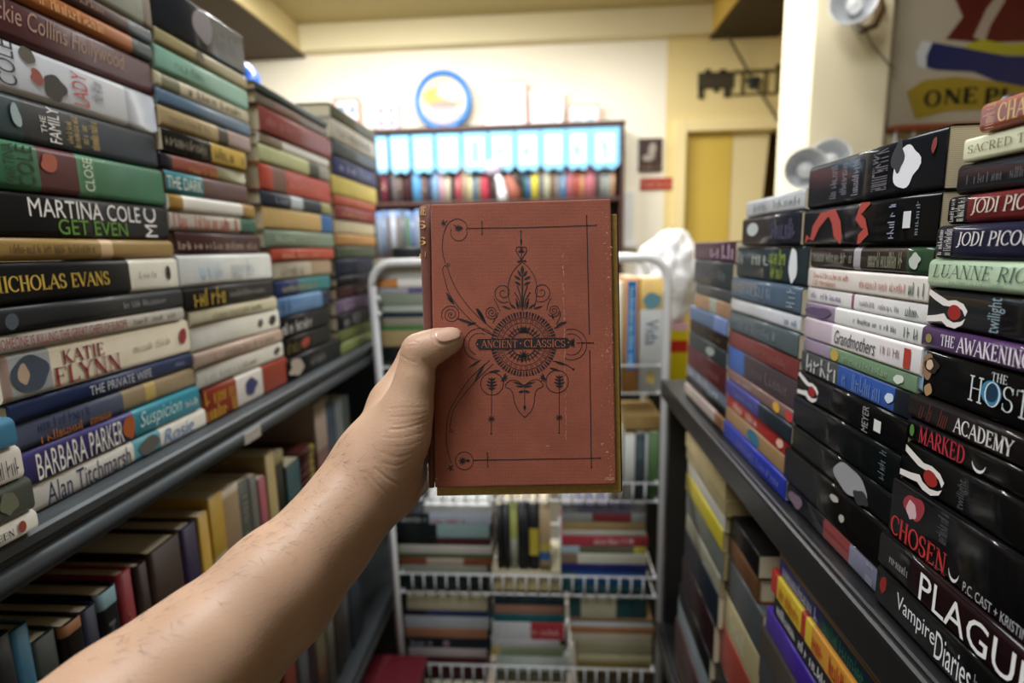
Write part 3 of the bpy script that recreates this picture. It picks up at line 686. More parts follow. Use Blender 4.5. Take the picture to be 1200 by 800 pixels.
R1 = [
 B(1154, 122, 158, 'terracotta paperback with gold capitals', '92402c', k='film', t=[S('~8', 1158, 1172, .1, .92, 'c49a78', rot=True), S('CHAR', 1176, 1222, .2, .82, 'd0b070', f='serif', w=.9)], xn=1560),
 B(1128, 162, 191, 'pale cream-green paperback with spaced dark capitals', 'c8c8a4', k='p', t=[S('SACRED TH', 1134, 1212, .32, .68, '66644c', f='serif', w=.8)], xn=1500),
 B(1118, 193, 229, 'black paperback with dim lettering', '17171c', k='film', t=[('~14', 1130, 1196, .3, .6, '4c4c52')], xn=1490),
 B(1108, 231, 263, 'dark red paperback with a black end and pale serif capitals', '6c1c1c', k='film', z=((1104, 1130, '1c1618'),), xn=1480,
   t=[S('~10', 1111, 1116, .1, .9, 'c8c4c0', rot=True), S('~12', 1117, 1128, .1, .9, 'c8c4c0', rot=True), S('JODI PICOULT', 1136, 1252, .28, .82, 'd8ccc0', f='serif', sh=.15, w=.75)]),
 B(1100, 265, 302, 'dark violet-blue paperback with pale serif capitals', '262545', k='film', z=((1096, 1120, '17151f'),), xn=1470,
   t=[S('~10', 1103, 1108, .12, .88, 'c8c4c8', rot=True), S('~12', 1110, 1119, .12, .88, 'c8c4c8', rot=True), S('JODI PICOULT', 1125, 1240, .34, .78, 'dcd8d8', f='serif', sh=.15, w=.75)]),
 B(1090, 304, 335, 'mint green paperback with dark green serif capitals', 'a6c0a0', k='film', xn=1460,
   t=[S('LUANNE RICE', 1096, 1222, .36, .82, '3e5a48', f='serif', sh=.2, w=.7), ('~26', 1116, 1180, .18, .3, '6a8a70')]),
 B(1087, 337, 380, 'black paperback, pale arms around red fruit, bluish title', '101114', k='film', xn=1450,
   t=arms(1086, 1134, .06, .96) + [S('twilight', 1158, 1178, .12, .92, '7c94a0', rot=True)]),
 B(1081, 382, 405, 'purple paperback with white lettering', '4c2c5e', k='film', xn=1440,
   t=[S('THE', 1104, 1120, .3, .8, 'd6cede', f='serif'), S('AWAKENING', 1123, 1212, .18, .86, 'dcd4e2', f='serif', w=1.0), S(blob(0, 0, 1, 1, 8), 1087, 1094, .3, .7, '8a7c3c', f='shape', n='cover_picture')]),
 B(1072, 407, 458, 'thick black paperback with thin silver capitals around a blue glow', '111214', k='film', z=((1068, 1080, '7d9cb4'),), xn=1430,
   t=[S(blob(0, 0, 1, 1, 14, .1, 2), 1078, 1090, .35, .92, '8a6a4a', f='shape', n='cover_picture'), S(blob(0, 0, 1, 1, 12, .2, 4), 1080, 1098, .52, .85, '2a201c', f='shape', n='cover_picture'), S(blob(0, 0, 1, 1, 12, .2, 6), 1083, 1092, .02, .3, 'a07c56', f='shape', n='cover_picture'), S(blob(0, 0, 1, 1, 12, .2, 7), 1083, 1091, .58, .8, 'c4a88c', f='shape', n='cover_picture'),
      S('THE', 1158, 1176, .74, .9, 'd4d8da', f='serif', w=.7), S(blob(0, 0, 1, 1, 24), 1148, 1172, .3, .74, '2a7ca8', f='shape', n='cover_picture'), S(blob(0, 0, 1, 1, 24), 1152, 1168, .36, .7, '10324c', f='shape', n='cover_picture'), S('HOST', 1135, 1206, .26, .74, 'd4dcde', f='serif', w=.42)]),
 B(1065, 460, 486, 'black-brown paperback with silver serif capitals', '1e1416', k='film', xn=1420, t=[S('~7', 1078, 1112, .15, .85, '5a201c', sh=.4), S('ACADEMY', 1119, 1190, .22, .78, 'd2d0ce', f='serif')]),
 B(1060, 488, 512, 'black paperback with crimson capitals and a small moon', '14120f', k='film', xn=1410, t=[S(blob(0, 0, 1, 1, 8), 1064, 1069, .25, .75, '4c7a34', f='shape', n='cover_picture'), S('MARKED', 1075, 1128, .14, .86, 'b0283c', f='serif'), crescent(1137, 1153, .15, .5)]),
 B(1053, 514, 556, 'black paperback, pale arms around red fruit, dim title', '0f0f10', k='film', xn=1400, t=arms(1054, 1104, .04, .92) + [S('twilight', 1119, 1131, .15, .8, '454a4c', rot=True)]),
 B(1044, 558, 622, 'thick black paperback with red capitals and a small face picture', '100f12', k='film', xn=1390,
   t=[S(blob(0, 0, 1, 1, 14, .25, 2), 1058, 1082, .52, .9, '94303a', f='shape', n='cover_picture'), S(blob(0, 0, 1, 1, 12, .3, 3), 1062, 1074, .5, .8, 'c8a4a8', f='shape', n='cover_picture'), S('CHOSEN', 1047, 1112, .06, .4, 'b82c2c', f='serif'), ('~12', 1098, 1110, .5, .95, '50505a', {'rot': True}), crescent(1116, 1128, .08, .24), S('P.C. CAST + KRISTIN CAST', 1134, 1240, .08, .22, 'a8a8ac')]),
 B(1034, 624, 659, 'black and maroon paperback with big thin white capitals', '170f12', k='film', xn=1370, z=((1072, 1500, '2a1418'),),
   t=[S('~6', 1047, 1068, .35, .6, '8c8c90'), S('PLAGUE', 1083, 1222, .12, .84, 'e0dee2', w=.9)]),
 B(1029, 661, 700, 'black paperback with white ornate lettering at the bottom', '0e0f10', k='film', xn=1350,
   t=[S(blob(0, 0, .5, 1, 8, .3), 1034, 1041, .4, .85, '8a2018', f='shape', n='cover_picture'), S('Vampire', 1054, 1099, .3, .8, 'cfcfd2', f='sans'), S('Diaries', 1100, 1142, .2, .8, 'd6d6d8', f='sans'), ('~6', 1146, 1164, .3, .7, 'a8a8ac')]),
]
lying_stack('R', XR, ZR, R1, 'nearest right pile', 'books in the nearest right pile', None, .19, .125, 'paperback_book')
RIB1 = ([], []); ribbon(RIB1[0], RIB1[1], [(0, .1), (.06, .3), (.2, .2), (.3, .6), (.5, .95), (.72, 1.0), (.84, .7), (.9, .3), (.98, .05)], [.02, .16, .12, .2, .26, .26, .22, .2, .03])
RIB2 = ([], []); ribbon(RIB2[0], RIB2[1], [(.9, 1.0), (.4, .9), (.2, .7), (.6, .5), (.8, .3), (.4, .12), (.3, 0)], [.06, .3, .34, .3, .34, .28, .04])
R2 = [
 B(946, 196, 245, 'thick black film-wrapped paperback with a white face picture', '1a1d26', k='film', xn=1105,
   t=[S(blob(0, 0, 1, 1, 14, .25, 5), 1046, 1078, .12, .86, 'd4d4dc', f='shape', n='cover_picture'), S(blob(0, 0, 1, 1, 10, .3, 9), 1042, 1058, .4, 1.0, '22242e', f='shape', n='cover_picture'), ('~10', 972, 980, .15, .85, '70707c', {'rot': True}), ('~10', 984, 992, .2, .85, '70707c', {'rot': True}), ('~10', 998, 1006, .15, .85, '80808c', {'rot': True}), ('~9', 1022, 1040, .15, .9, '5c5a64', {'rot': True}), S(blob(0, 0, 1, 1, 8, .3), 1090, 1096, .6, .85, '7c2420', f='shape', n='cover_picture')]),
 B(942, 247, 287, 'black film-wrapped paperback with curling red ribbon shapes', '101216', k='film', xn=1100,
   t=[S(RIB1, 945, 988, .06, .92, 'a83a30', f='shape', n='cover_picture'), S(RIB2, 1003, 1020, .05, .98, 'a83a30', f='shape', n='cover_picture'), ('~7', 1042, 1050, .15, .85, '8c94ac', {'rot': True}), S(([(0, 0), (1, 0), (1, 1), (0, 1)], [(0, 1, 2, 3)]), 1060, 1069, .35, .68, 'c4c8cc', f='shape', n='cover_picture'), ('~6', 1074, 1079, .2, .85, '6c7480', {'rot': True})]),
 B(950, 291, 313, 'dark brown and green paperback with small pale print', '33241f', k='film', xn=1093, z=((1062, 1094, '2c4a30'), (1000, 1008, '9a98a0')), t=[('~14', 955, 998, .3, .75, '7c7c6c'), ('~18', 1018, 1058, .2, .8, '8a8a74'), S(blob(0, 0, 1, 1, 10, .3, 4), 1066, 1080, .2, .8, 'b0b4ac', f='shape', n='cover_picture')]),
 B(947, 314, 335, 'white paperback with two lines of red print', 'd4ccc4', k='p', xn=1088, t=[('~14', 954, 994, .5, .8, 'b06050'), ('~10', 954, 980, .15, .42, 'b07050'), ('~22', 1008, 1062, .3, .65, 'b06a60'), ('~4', 1066, 1084, .25, .75, '4a6a54')]),
 B(945, 336, 352, 'white paperback with a purple mark and small print', 'd6d4d4', k='p', xn=1085, z=((996, 999, '8c4a6c'),), t=[('~12', 950, 984, .3, .7, '7468a0'), ('~20', 1006, 1052, .35, .65, '6c6c78'), ('~4', 1060, 1076, .25, .75, '5a6a60')]),
 B(944, 353, 370, 'white paperback with a colourful picture end', 'd2d2d0', k='p', xn=1084, z=((940, 978, '8a7890'),), t=[('~20', 1000, 1050, .35, .65, '6a6a74'), S(blob(0, 0, 1, 1, 10, .3, 2), 944, 974, .1, .8, '5c4a6c', f='shape', n='cover_picture'), ('~4', 1060, 1076, .25, .75, '5a6a60')]),
 B(944, 371, 394, 'white paperback with dark handwriting and a red tag', 'd8d2d2', k='p', xn=1081, z=((940, 976, 'bcaab8'),), t=[S('Grandmothers', 980, 1028, .2, .8, '3c3c40', sh=.3), S('~8', 1034, 1056, .4, .7, '9a7c80'), S(([(0, 0), (1, 0), (1, 1), (0, 1)], [(0, 1, 2, 3)]), 1062, 1070, .15, .85, 'a83426', f='shape', n='cover_picture')]),
 B(942, 395, 409, 'green and mauve paperback with a yellow dot', '6a8a68', k='p', xn=1074, z=((936, 972, '94829c'),), t=[S(blob(0, 0, 1, 1, 10), 974, 983, .1, .9, 'b89a44', f='shape', n='cover_picture'), ('~18', 988, 1040, .3, .7, '8fa488'), S(blob(0, 0, 1, 1, 8, .3), 1048, 1060, .2, .75, 'c4ccc0', f='shape', n='cover_picture')]),
 B(938, 410, 432, 'bright blue paperback with a white title end', '2450a4', k='p', xn=1066, z=((936, 980, '46484c'), (1046, 1068, '1c2430')), t=[S('~5', 944, 978, .1, .9, 'b4b4b4'), ('~10', 986, 1030, .15, .85, '5c7cc0'), S(blob(0, 0, 1, 1, 8, .3), 1036, 1046, .3, .7, 'c0d0e0', f='shape', n='cover_picture')]),
 B(935, 433, 461, 'black paperback with small pale arms around a red fruit', '141416', k='film', xn=1062, t=arms(936, 960, .05, .95) + [S('MEYER', 1012, 1019, .1, .9, '8c8c8c', rot=True), S(([(0, 0), (1, 0), (1, 1), (0, 1)], [(0, 1, 2, 3)]), 1026, 1034, .3, .65, 'c8ccc8', f='shape', n='cover_picture')]),
 B(930, 462, 495, 'thick black-teal film-wrapped paperback', '141a1c', k='film', xn=1053, t=[('~8', 1030, 1038, .2, .9, '56606a', {'rot': True})]),
 B(925, 496, 522, 'black paperback with a wide pale grey picture', '1c1d1e', k='film', xn=1046, t=[S(blob(0, 0, 1, 1, 14, .2, 3), 976, 1016, .06, .95, '8d8e94', f='shape', n='cover_picture'), S(blob(0, 0, 1, 1, 10, .3, 6), 1000, 1018, .0, .5, '2c2c30', f='shape', n='cover_picture')]),
 B(919, 523, 559, 'black-brown paperback with two small silver marks', '191615', k='film', xn=1038, t=[S(blob(0, 0, 1, 1, 8, .3), 972, 982, .62, .8, 'a8a49c', f='shape', n='cover_picture'), S(blob(0, 0, 1, 1, 8, .3), 984, 990, .3, .5, 'a8a49c', f='shape', n='cover_picture')]),
 B(914, 560, 587, 'black paperback ending in a red and grey-violet picture', '1b1a24', k='film', xn=1028, z=((962, 992, '7c2c2c'), (992, 1030, '6f7086')), t=[S(blob(0, 0, 1, 1, 12, .3, 2), 922, 938, .15, .85, '6c5868', f='shape', n='cover_picture'), ('~7', 1012, 1020, .2, .9, '9a9aac', {'rot': True})]),
]
lying_stack('R', XR + .001, ZR, R2, 'second right pile', 'books in the second right pile', None, .19, .125, 'paperback_book')
R3 = [
 B(873, 236, 255, 'pale silver-grey book on top', 'b4b8bc', k='film', xn=941, t=[('~10', 882, 936, .3, .7, '8a8e94')]),
 B(871, 257, 288, 'dark navy-brown book with a white dot', '2b2c3a', k='film', xn=939, z=((870, 902, '3c342e'),), t=[S(blob(0, 0, 1, 1, 10), 877, 890, .35, .8, 'b4bcbc', f='shape', n='cover_picture'), ('~8', 906, 934, .2, .8, '4a4a68')]),
 B(862, 289, 324, 'slate book with green lettering and a pale figure', '2c3a40', k='film', xn=944, t=[('~6', 864, 898, .45, .85, 'a4aaa4'), ('~9', 900, 918, .5, .9, '98b03c'), ('~9', 902, 916, .12, .48, '98a838'), S(blob(0, 0, .4, 1, 12, .2, 3), 923, 933, .05, .95, 'd0d4d8', f='shape', n='cover_picture')]),
 B(859, 325, 348, 'blue-grey book', '4c6074', k='film', xn=940, t=[('~8', 868, 905, .3, .75, '7f93a8'), ('~5', 924, 934, .2, .9, '98a4ac', {'rot': True})]),
 B(857, 349, 363, 'white book with a dark end spot', 'c0c2c8', k='film', xn=938, t=[('~5', 920, 934, .3, .7, '7080a0')]),
 B(856, 364, 385, 'grey-green murky book', '525c60', k='film', xn=936, t=[('~10', 868, 910, .3, .7, '78848c')]),
 B(853, 386, 403, 'dull red book', '7c3634', k='p', xn=934, t=[('~10', 880, 920, .3, .7, '96564e')]),
 B(851, 404, 430, 'plum-grey book with a bright blue end', '4c3f44', k='p', xn=932, z=((848, 870, '3a64b4'),), t=[('~9', 880, 920, .3, .7, '6a5a60')]),
 B(852, 431, 443, 'thin rose and orange book with two bright dots', '7a5a54', k='p', xn=930, t=[S(blob(0, 0, 1, 1, 8), 905, 913, .1, .9, 'd09a30', f='shape', n='cover_picture'), S(blob(0, 0, 1, 1, 8), 920, 928, .1, .9, 'c03434', f='shape', n='cover_picture'), ('~8', 860, 880, .3, .7, 'b09aa0')]),
 B(852, 444, 459, 'book half violet-blue and half dark teal', '26323c', k='p', xn=928, z=((848, 890, '3c3c8c'),), t=[('~8', 862, 884, .3, .7, '7676b4')]),
 B(850, 460, 474, 'bright red book with white lettering', 'ac2824', k='p', xn=924, t=[('~9', 858, 885, .2, .8, 'd8b8a8'), S(blob(0, 0, 1, 1, 9, .3), 908, 916, .2, .8, 'd8a898', f='shape', n='cover_picture')]),
 B(849, 475, 491, 'tan book with a round blue emblem', '94734a', k='p', xn=922, t=[S(blob(0, 0, 1, 1, 12), 874, 888, .1, .9, '2c6a88', f='shape', n='cover_picture')]),
 B(848, 492, 507, 'vivid blue book at the bottom', '2434a4', k='p', xn=920, t=[('~14', 862, 912, .3, .7, '6468b8')]),
]
lying_stack('R', XR + .001, ZR, R3, 'third right pile', 'books in the third right pile', None, .19, .125, 'paperback_book')
R4 = [
 B(813, 284, 304, 'plum book with pale violet letters', '54323e', k='p', xn=860, t=[('~4', 832, 858, .15, .85, 'b49cb4')]),
 B(814, 305, 331, 'charcoal grey book', '3d4246', k='p', xn=858, t=[('~8', 818, 850, .3, .7, '686e72')]),
 B(816, 332, 343, 'dark grey book', '4a4b4c', k='p', xn=857),
 B(815, 344, 358, 'sandy orange book with a pale middle', 'a07a5a', k='p', xn=856, z=((832, 840, '9aa090'),)),
 B(810, 359, 373, 'slate blue book', '50688c', k='p', xn=854, z=((838, 856, '6c80b4'),)),
 B(809, 374, 387, 'brown-black book', '33291f', k='p', xn=852, t=[('~6', 818, 844, .3, .7, '5c4c3a')]),
 B(808, 388, 403, 'dark slate book with a pale blotch', '353c3e', k='p', xn=851, t=[S(blob(0, 0, 1, 1, 9, .3), 828, 838, .2, .8, '90988e', f='shape', n='cover_picture')]),
 B(806, 404, 426, 'deep maroon book', '5c2426', k='p', xn=850, t=[('~8', 814, 842, .3, .7, '7c4040')]),
 B(804, 427, 438, 'grey-blue book with pale blotches', '6a7280', k='p', xn=850, t=[('~5', 808, 840, .2, .8, 'a0a8b4')]),
 B(803, 439, 447, 'thin black book', '1d1e22', k='p', xn=849),
 B(803, 448, 459, 'cream and pink book with a brown end', 'a09088', k='p', xn=848, z=((838, 850, '7a5230'),), t=[('~4', 808, 818, .2, .8, 'cfcaa8')]),
 B(803, 460, 471, 'dark navy book at the bottom', '1e2634', k='p', xn=848),
]
lying_stack('R', XR + .001, ZR, R4, 'farthest right pile', 'books in the farthest right pile', None, .17, .125, 'paperback_book')

# ---- books lying on the lower right shelf
GR = 'books lying under the right shelf edge'
LA = [
 B(916, 640, 652, 'worn golden brown book', '6c4a1c', xn=1170),
 B(912, 653, 668, 'blue and green lettered paperback', '1c2c84', k='p', xn=1170, z=((958, 1175, '1c3a50'),), t=[('~12', 916, 956, .2, .8, 'c4c8d8'), S('~16', 962, 1010, .2, .85, '2c7a5c')]),
 B(905, 669, 692, 'red, yellow and orange paperback', 'd08a24', k='p', xn=1160, z=((902, 912, 'b8281c'), (912, 940, 'd4b41c'), (940, 945, 'b4281c'), (945, 952, 'd4b41c')), t=[('~12', 914, 938, .2, .8, 'c05a1c'), ('~14', 954, 1010, .2, .85, 'b03018')]),
 B(905, 693, 714, 'black paperback with white capitals', '121216', k='p', xn=1150, t=[('~10', 909, 930, .3, .75, 'd4d4d8'), ('~16', 934, 1000, .3, .75, 'd4d4d8')]),
 B(897, 715, 733, 'bright purple paperback', '40249c', k='p', xn=960),
 B(893, 734, 762, 'dusky brown paperback', '3c342c', k='p', xn=1100, t=[('~8', 940, 1000, .3, .7, '7a7868')]),
 B(890, 763, 790, 'slate paperback', '2c3440', k='p', xn=1100),
 B(886, 791, 825, 'dark book at the foot', '24221f', k='p', xn=1100),
]
lying_stack('R', XR + .004, CAMZ - .80, LA, 'near lower-right pile', GR, None, .2, .16, 'stored_book', True)
LB = [
 B(853, 596, 620, 'black binder-like book', '1c1a1a', k='p', xn=890),
 B(852, 621, 646, 'brown leathery book', '5e3c20', xn=888, t=[]),
 B(850, 647, 680, 'slate grey book with a pale edge', '474a4c', k='p', xn=893),
 B(839, 681, 704, 'cream book with a pale label', 'a4976c', k='p', xn=890, t=[('~5', 858, 872, .2, .8, 'c8c4a8')]),
 B(833, 705, 740, 'rust red book', '94382a', k='p', xn=880),
 B(826, 741, 775, 'black-brown book', '241f1c', k='p', xn=876),
 B(820, 776, 815, 'dark plum book', '2f2228', k='p', xn=870),
]
lying_stack('R', XR + .006, CAMZ - .80, LB, 'middle lower-right pile', GR, None, .16, .15, 'stored_book', True)
LC = [
 B(805, 505, 522, 'cream paperback with yellowed pages', 'bba874', k='p', xn=851, old=True),
 B(805, 523, 537, 'beige paperback with yellowed pages', '9c8c60', k='p', xn=850, old=True),
 B(805, 538, 553, 'white paperback with yellowed pages', 'b2b0a4', k='p', xn=848, old=True),
 B(804, 554, 572, 'yellow paperback with yellowed pages', 'b4a41c', k='p', xn=846, old=True),
 B(803, 573, 600, 'grey-green paperback', '5e645c', k='p', xn=845, old=True),
 B(803, 601, 618, 'stone-coloured paperback', '868470', k='p', xn=842, old=True),
 B(802, 619, 650, 'dark navy book', '1f2838', k='p', xn=840),
 B(800, 651, 684, 'dark maroon book', '34181c', k='p', xn=836),
 B(797, 685, 700, 'black book', '1a1a1c', k='p', xn=832),
 B(794, 701, 722, 'pale blue-grey book', '7c8890', k='p', xn=828),
 B(792, 723, 760, 'pinkish brown book', '4c3434', k='p', xn=826),
 B(790, 761, 800, 'tan-edged dark book', '5c4a34', k='p', xn=822),
]
lying_stack('R', XR - .004, CAMZ - .80, LC, 'far lower-right pile', GR, None, .16, .15, 'stored_book', True)

# ================================================================== white wire rack at the end of the aisle
YR = 1.25
WHITE = mat('e9ebed', .35, .06, 20, 0, 0, .3)
rk = thing('wire_rack', 'white tubular wire rack closing the end of the aisle, its baskets full of books', 'rack', (-.07, YR + .15, 0))
def rp(bm, name): return par(bmobj(name, bm, WHITE), rk)
YRB = YR + .27
def loop(y):
    bm = bmesh.new(); pts = [(-.380, y, .004), (-.4035, y, CAMZ - .075)]
    for k in range(7):
        a = math.pi / 2 * k / 6
        pts.append((-.3535 - .05 * math.cos(a), y, CAMZ - .075 + .05 * math.sin(a)))
    for k in range(7):
        a = math.pi / 2 * k / 6
        pts.append((.212 + .05 * math.sin(a), y, CAMZ - .075 + .05 * math.cos(a)))
    pts.append((.262, y, .004))
    tube(bm, pts, .0095, 12); return bm
rp(loop(YR), 'front_frame'); rp(loop(YRB), 'rear_frame')
for x0, z in ((-.4015, CAMZ - .10), (.262, CAMZ - .10), (-.3816, .10), (.262, .10)):
    bm = bmesh.new(); tube(bm, [(x0, YR, z), (x0, YRB, z)], .006, 8); rp(bm, 'side_bar')
LV = []
for lip_px, fl_px in ((430, 462), (566, 587), (675, 697), (782, 805)):
    LV.append((at(600, lip_px, 'Y', YR).z, at(600, fl_px, 'Y', YR).z))
for i, (zl, zf) in enumerate(LV):
    f = (CAMZ - zf) / CAMZ; xa = -.4015 + .022 * f + .012; xb = .250
    bm = bmesh.new(); r = .0026
    for y in (YR + .004, YRB - .004):
        tube(bm, [(xa - .01, y, zl), (xb + .006, y, zl)], r * 1.15, 8); tube(bm, [(xa - .006, y, zf), (xb + .006, y, zf)], r, 8)
    for x in (xa, xb):
        tube(bm, [(x, YR, zl), (x, YRB, zl)], r, 6); tube(bm, [(x, YR, zf), (x, YRB, zf)], r, 6)
    n = 22
    for k in range(1, n):
        x = xa + (xb - xa) * k / n
        bot = zf - .004
        if i == 0: tube(bm, [(x, YR + .004, zf - .003), (x, YRB - .004, zf - .003)], .0019, 6)
        else: tube(bm, [(x, YR + .001, zl), (x, YR + .001, bot), (x, YRB - .004, bot)], .0021, 6)
    for y in (YR + .09, YR + .18): tube(bm, [(xa, y, zf - .006), (xb, y, zf - .006)], r, 6)
    rp(bm, 'wire_basket')
for px, py in ((445, 350), (446, 368)):
    q = at(px, py, 'Y', YR - .002); bm = bmesh.new(); ball(bm, (q.x - .004, q.y, q.z), .007); rp(bm, 'joint_knob')

YS = YR + .016
RT = 'top rack pile'
K1 = [B(460, 290, 304, 'white-topped dark book lying on its side', '2c2e30', k='h', x2=503, z=(), t=[]),
 B(437, 305, 318, 'cream paperback', 'b0ab90', k='p', x2=536), B(436, 319, 327, 'white paperback', 'bfc0bb', k='p', x2=534),
 B(437, 328, 337, 'orange and white paperback', 'd8d4cc', k='p', x2=534, z=((436, 466, 'c07a3c'),)), B(439, 338, 344, 'thin white and violet paperback', '9a9aa2', k='p', x2=532, z=((478, 500, '5c5484'),)),
 B(441, 345, 358, 'grey-green paperback', '7f8a78', k='p', x2=533), B(441, 359, 366, 'pale mint paperback', 'a8b0a4', k='p', x2=531), B(441, 367, 372, 'thin navy paperback', '22344a', k='p', x2=533),
 B(441, 373, 382, 'brown-grey paperback', '8e8672', k='p', x2=531), B(441, 383, 387, 'thin green paperback', '3c7a3c', k='p', x2=531), B(441, 388, 406, 'thick tan paperback', 'a48c5c', k='p', x2=532),
 B(440, 407, 424, 'black paperback', '1f2226', k='p', x2=534), B(440, 425, 442, 'dark olive paperback', '3a3c30', k='p', x2=534), B(441, 443, 460, 'dark grey paperback', '33343a', k='p', x2=534)]
GK = 'books in the white wire rack'
lying_stack('F', YS, LV[0][1], K1, RT, GK, name='rack_book', W=.15)
K3L = [B(497, 592, 601, 'white paperback', 'c4c8c8', k='p', x2=574), B(465, 602, 613, 'black and pale blue paperback with red letters', 'a9b4c8', k='p', x2=575, z=((460, 503, '20242a'),), t=[('~8', 470, 500, .2, .8, 'b0b4b8'), ('~10', 506, 544, .1, .6, 'b84040')]),
 B(464, 614, 629, 'black and mint paperback', '86a8a8', k='p', x2=573, z=((460, 512, '20282c'),)), B(464, 630, 638, 'dark maroon paperback', '54262a', k='p', x2=575, z=((460, 512, '1f2224'),)),
 B(467, 639, 648, 'white paperback with a grey title', 'b6b4a8', k='p', x2=577), B(467, 649, 653, 'thin green paperback', '4c5a34', k='p', x2=576), B(466, 654, 661, 'red-brown paperback with a pale middle', '7a3c24', k='p', x2=577, z=((500, 543, 'ab9a88'),)),
 B(467, 662, 673, 'grey-green paperback', '8c8f80', k='p', x2=571), B(468, 674, 683, 'dark teal paperback', '26383a', k='p', x2=572), B(468, 684, 696, 'dark bottle paperback', '1f2c2c', k='p', x2=572)]
lying_stack('F', YS, LV[2][1], K3L, 'left third-basket rack pile', GK, name='rack_book', W=.15)
K3M = [B(580, 668, 681, 'cream paperback with orange spots', 'c2b896', k='p', x2=657, t=[('~8', 585, 650, .2, .8, 'c08c44')]), B(580, 682, 696, 'pale yellow paperback', 'b8a870', k='p', x2=657)]
lying_stack('F', YS, LV[2][1], K3M, 'middle third-basket rack pile', GK, name='rack_book', W=.15)
zm = at(600, 668, 'Y', YS).z
UM = [dict(x=581, x2=588, yt=592, d='black upright paperback', col='23262c', k='p', z=(), t=[]), dict(x=589, x2=596, yt=590, d='charcoal upright paperback', col='2c2e30', k='p', z=(), t=[]),
 dict(x=597, x2=606, yt=588, d='yellow-green upright paperback', col='9aa04c', k='p', z=((.55, 1, 'b0b4a0'),), t=[]), dict(x=607, x2=619, yt=588, d='black upright paperback with a dark foot', col='22262e', k='p', z=(), t=[]),
 dict(x=620, x2=631, yt=590, d='dark upright paperback with a yellow block', col='26282f', k='p', z=((.38, .78, 'b8a42c'),), t=[]), dict(x=632, x2=645, yt=589, d='tan upright paperback with blue foot', col='9c845c', k='p', z=((.6, .72, 'b09c3c'), (.72, .85, '2c5a94')), t=[])]
upright_row('F', YS, zm + .0004, UM, 'in the middle of the third rack basket', GK, .13, 'rack_book')
K3R = [B(658, 590, 601, 'grey and purple paperback', '77767c', k='p', x2=758, z=((676, 740, '5c5870'),)), B(658, 602, 611, 'grey and dark red paperback', '80827e', k='p', x2=757, z=((694, 740, '74282c'),)),
 B(659, 612, 621, 'tan paperback', '9a8250', k='p', x2=756), B(660, 622, 627, 'thin white paperback', 'b4b0a4', k='p', x2=757), B(658, 628, 639, 'crimson paperback with white script', 'b03440', k='p', x2=759, t=[('~6', 697, 724, .2, .8, 'd8c0c0'), ('~5', 728, 742, .3, .8, 'd8c0c0')]),
 B(656, 640, 648, 'olive paperback with a pale blue end and yellow end', '5c6048', k='p', x2=758, z=((654, 679, '9ab0bc'), (743, 760, 'b4a83c'))), B(657, 649, 660, 'cream paperback with a brown end', 'cac6b6', k='p', x2=758, z=((655, 677, '7c6450'),)),
 B(657, 661, 669, 'navy blue paperback', '20287c', k='p', x2=758), B(660, 670, 684, 'bright blue paperback with a pale upper edge', '1f5ca4', k='p', x2=758, z=((658, 676, '2c6068'),)), B(660, 685, 696, 'deep teal paperback', '1f4c54', k='p', x2=758)]
lying_stack('F', YS, LV[2][1], K3R, 'right third-basket rack pile', GK, name='rack_book', W=.15)
K4L = [B(477, 699, 714, 'cream paperback with yellowed cover', 'b0a888', k='p', x2=571), B(471, 715, 721, 'navy and blue paperback', '1f3c6c', k='p', x2=573, z=((470, 500, '242a38'),)), B(474, 722, 735, 'pale grey-blue paperback', 'a4acb4', k='p', x2=573),
 B(475, 736, 746, 'copper brown paperback', '9a6648', k='p', x2=571), B(479, 747, 758, 'black paperback with a white title', '1e2633', k='p', x2=576, t=[('~8', 482, 506, .2, .8, '9a9fa8'), (blob(0, 0, 1, 1, 8), 519, 527, .2, .8, '90707a', {'f': 'shape', 'n': 'cover_picture'})]),
 B(479, 759, 768, 'pale rose-grey paperback', 'a69a9c', k='p', x2=570), B(480, 769, 790, 'dark red paperback', '5c2028', k='p', x2=571), B(480, 791, 803, 'black paperback at the foot', '222222', k='p', x2=571)]
lying_stack('F', YS, LV[3][1], K4L, 'left lowest-basket rack pile', GK, name='rack_book', W=.15)
K4M = [B(579, 702, 708, 'dark slate paperback', '2b3c48', k='p', x2=661), B(579, 709, 719, 'orange-brown paperback', '9a6e58', k='p', x2=660), B(578, 720, 728, 'teal paperback', '1c5c64', k='p', x2=663), B(577, 729, 748, 'white paperback with a red label', 'c2c6ca', k='p', x2=662, z=((622, 661, 'b02c34'),), t=[('~7', 625, 655, .3, .65, 'dca8a8')]),
 B(576, 749, 757, 'white paperback with faint pink print', 'bcb8bc', k='p', x2=656), B(576, 758, 767, 'sage green paperback', '7c8c68', k='p', x2=660, z=((575, 586, 'b09a54'),)), B(582, 768, 786, 'pale green-white paperback', 'b2bdb4', k='p', x2=667), B(580, 787, 803, 'olive paperback at the foot', '5c5c44', k='p', x2=664)]
lying_stack('F', YS, LV[3][1], K4M, 'middle lowest-basket rack pile', GK, name='rack_book', W=.15)
K4R = [B(668, 699, 723, 'dark teal book with a cream label', '21494c', k='p', x2=758, z=((681, 722, 'aaa488'),)), B(668, 724, 727, 'thin brown paperback', '7a6040', k='p', x2=765), B(669, 728, 734, 'white paperback', 'c0c4c4', k='p', x2=765), B(668, 735, 741, 'orange-brown paperback', '9c643c', k='p', x2=766),
 B(669, 742, 752, 'cream paperback', 'aea68c', k='p', x2=764), B(676, 753, 766, 'tan-grey paperback', '8f8868', k='p', x2=764), B(677, 767, 774, 'pale straw paperback', 'aba478', k='p', x2=764), B(676, 775, 788, 'brown paperback', '7d6834', k='p', x2=764), B(676, 789, 803, 'dark brown paperback at the foot', '4a3c24', k='p', x2=764)]
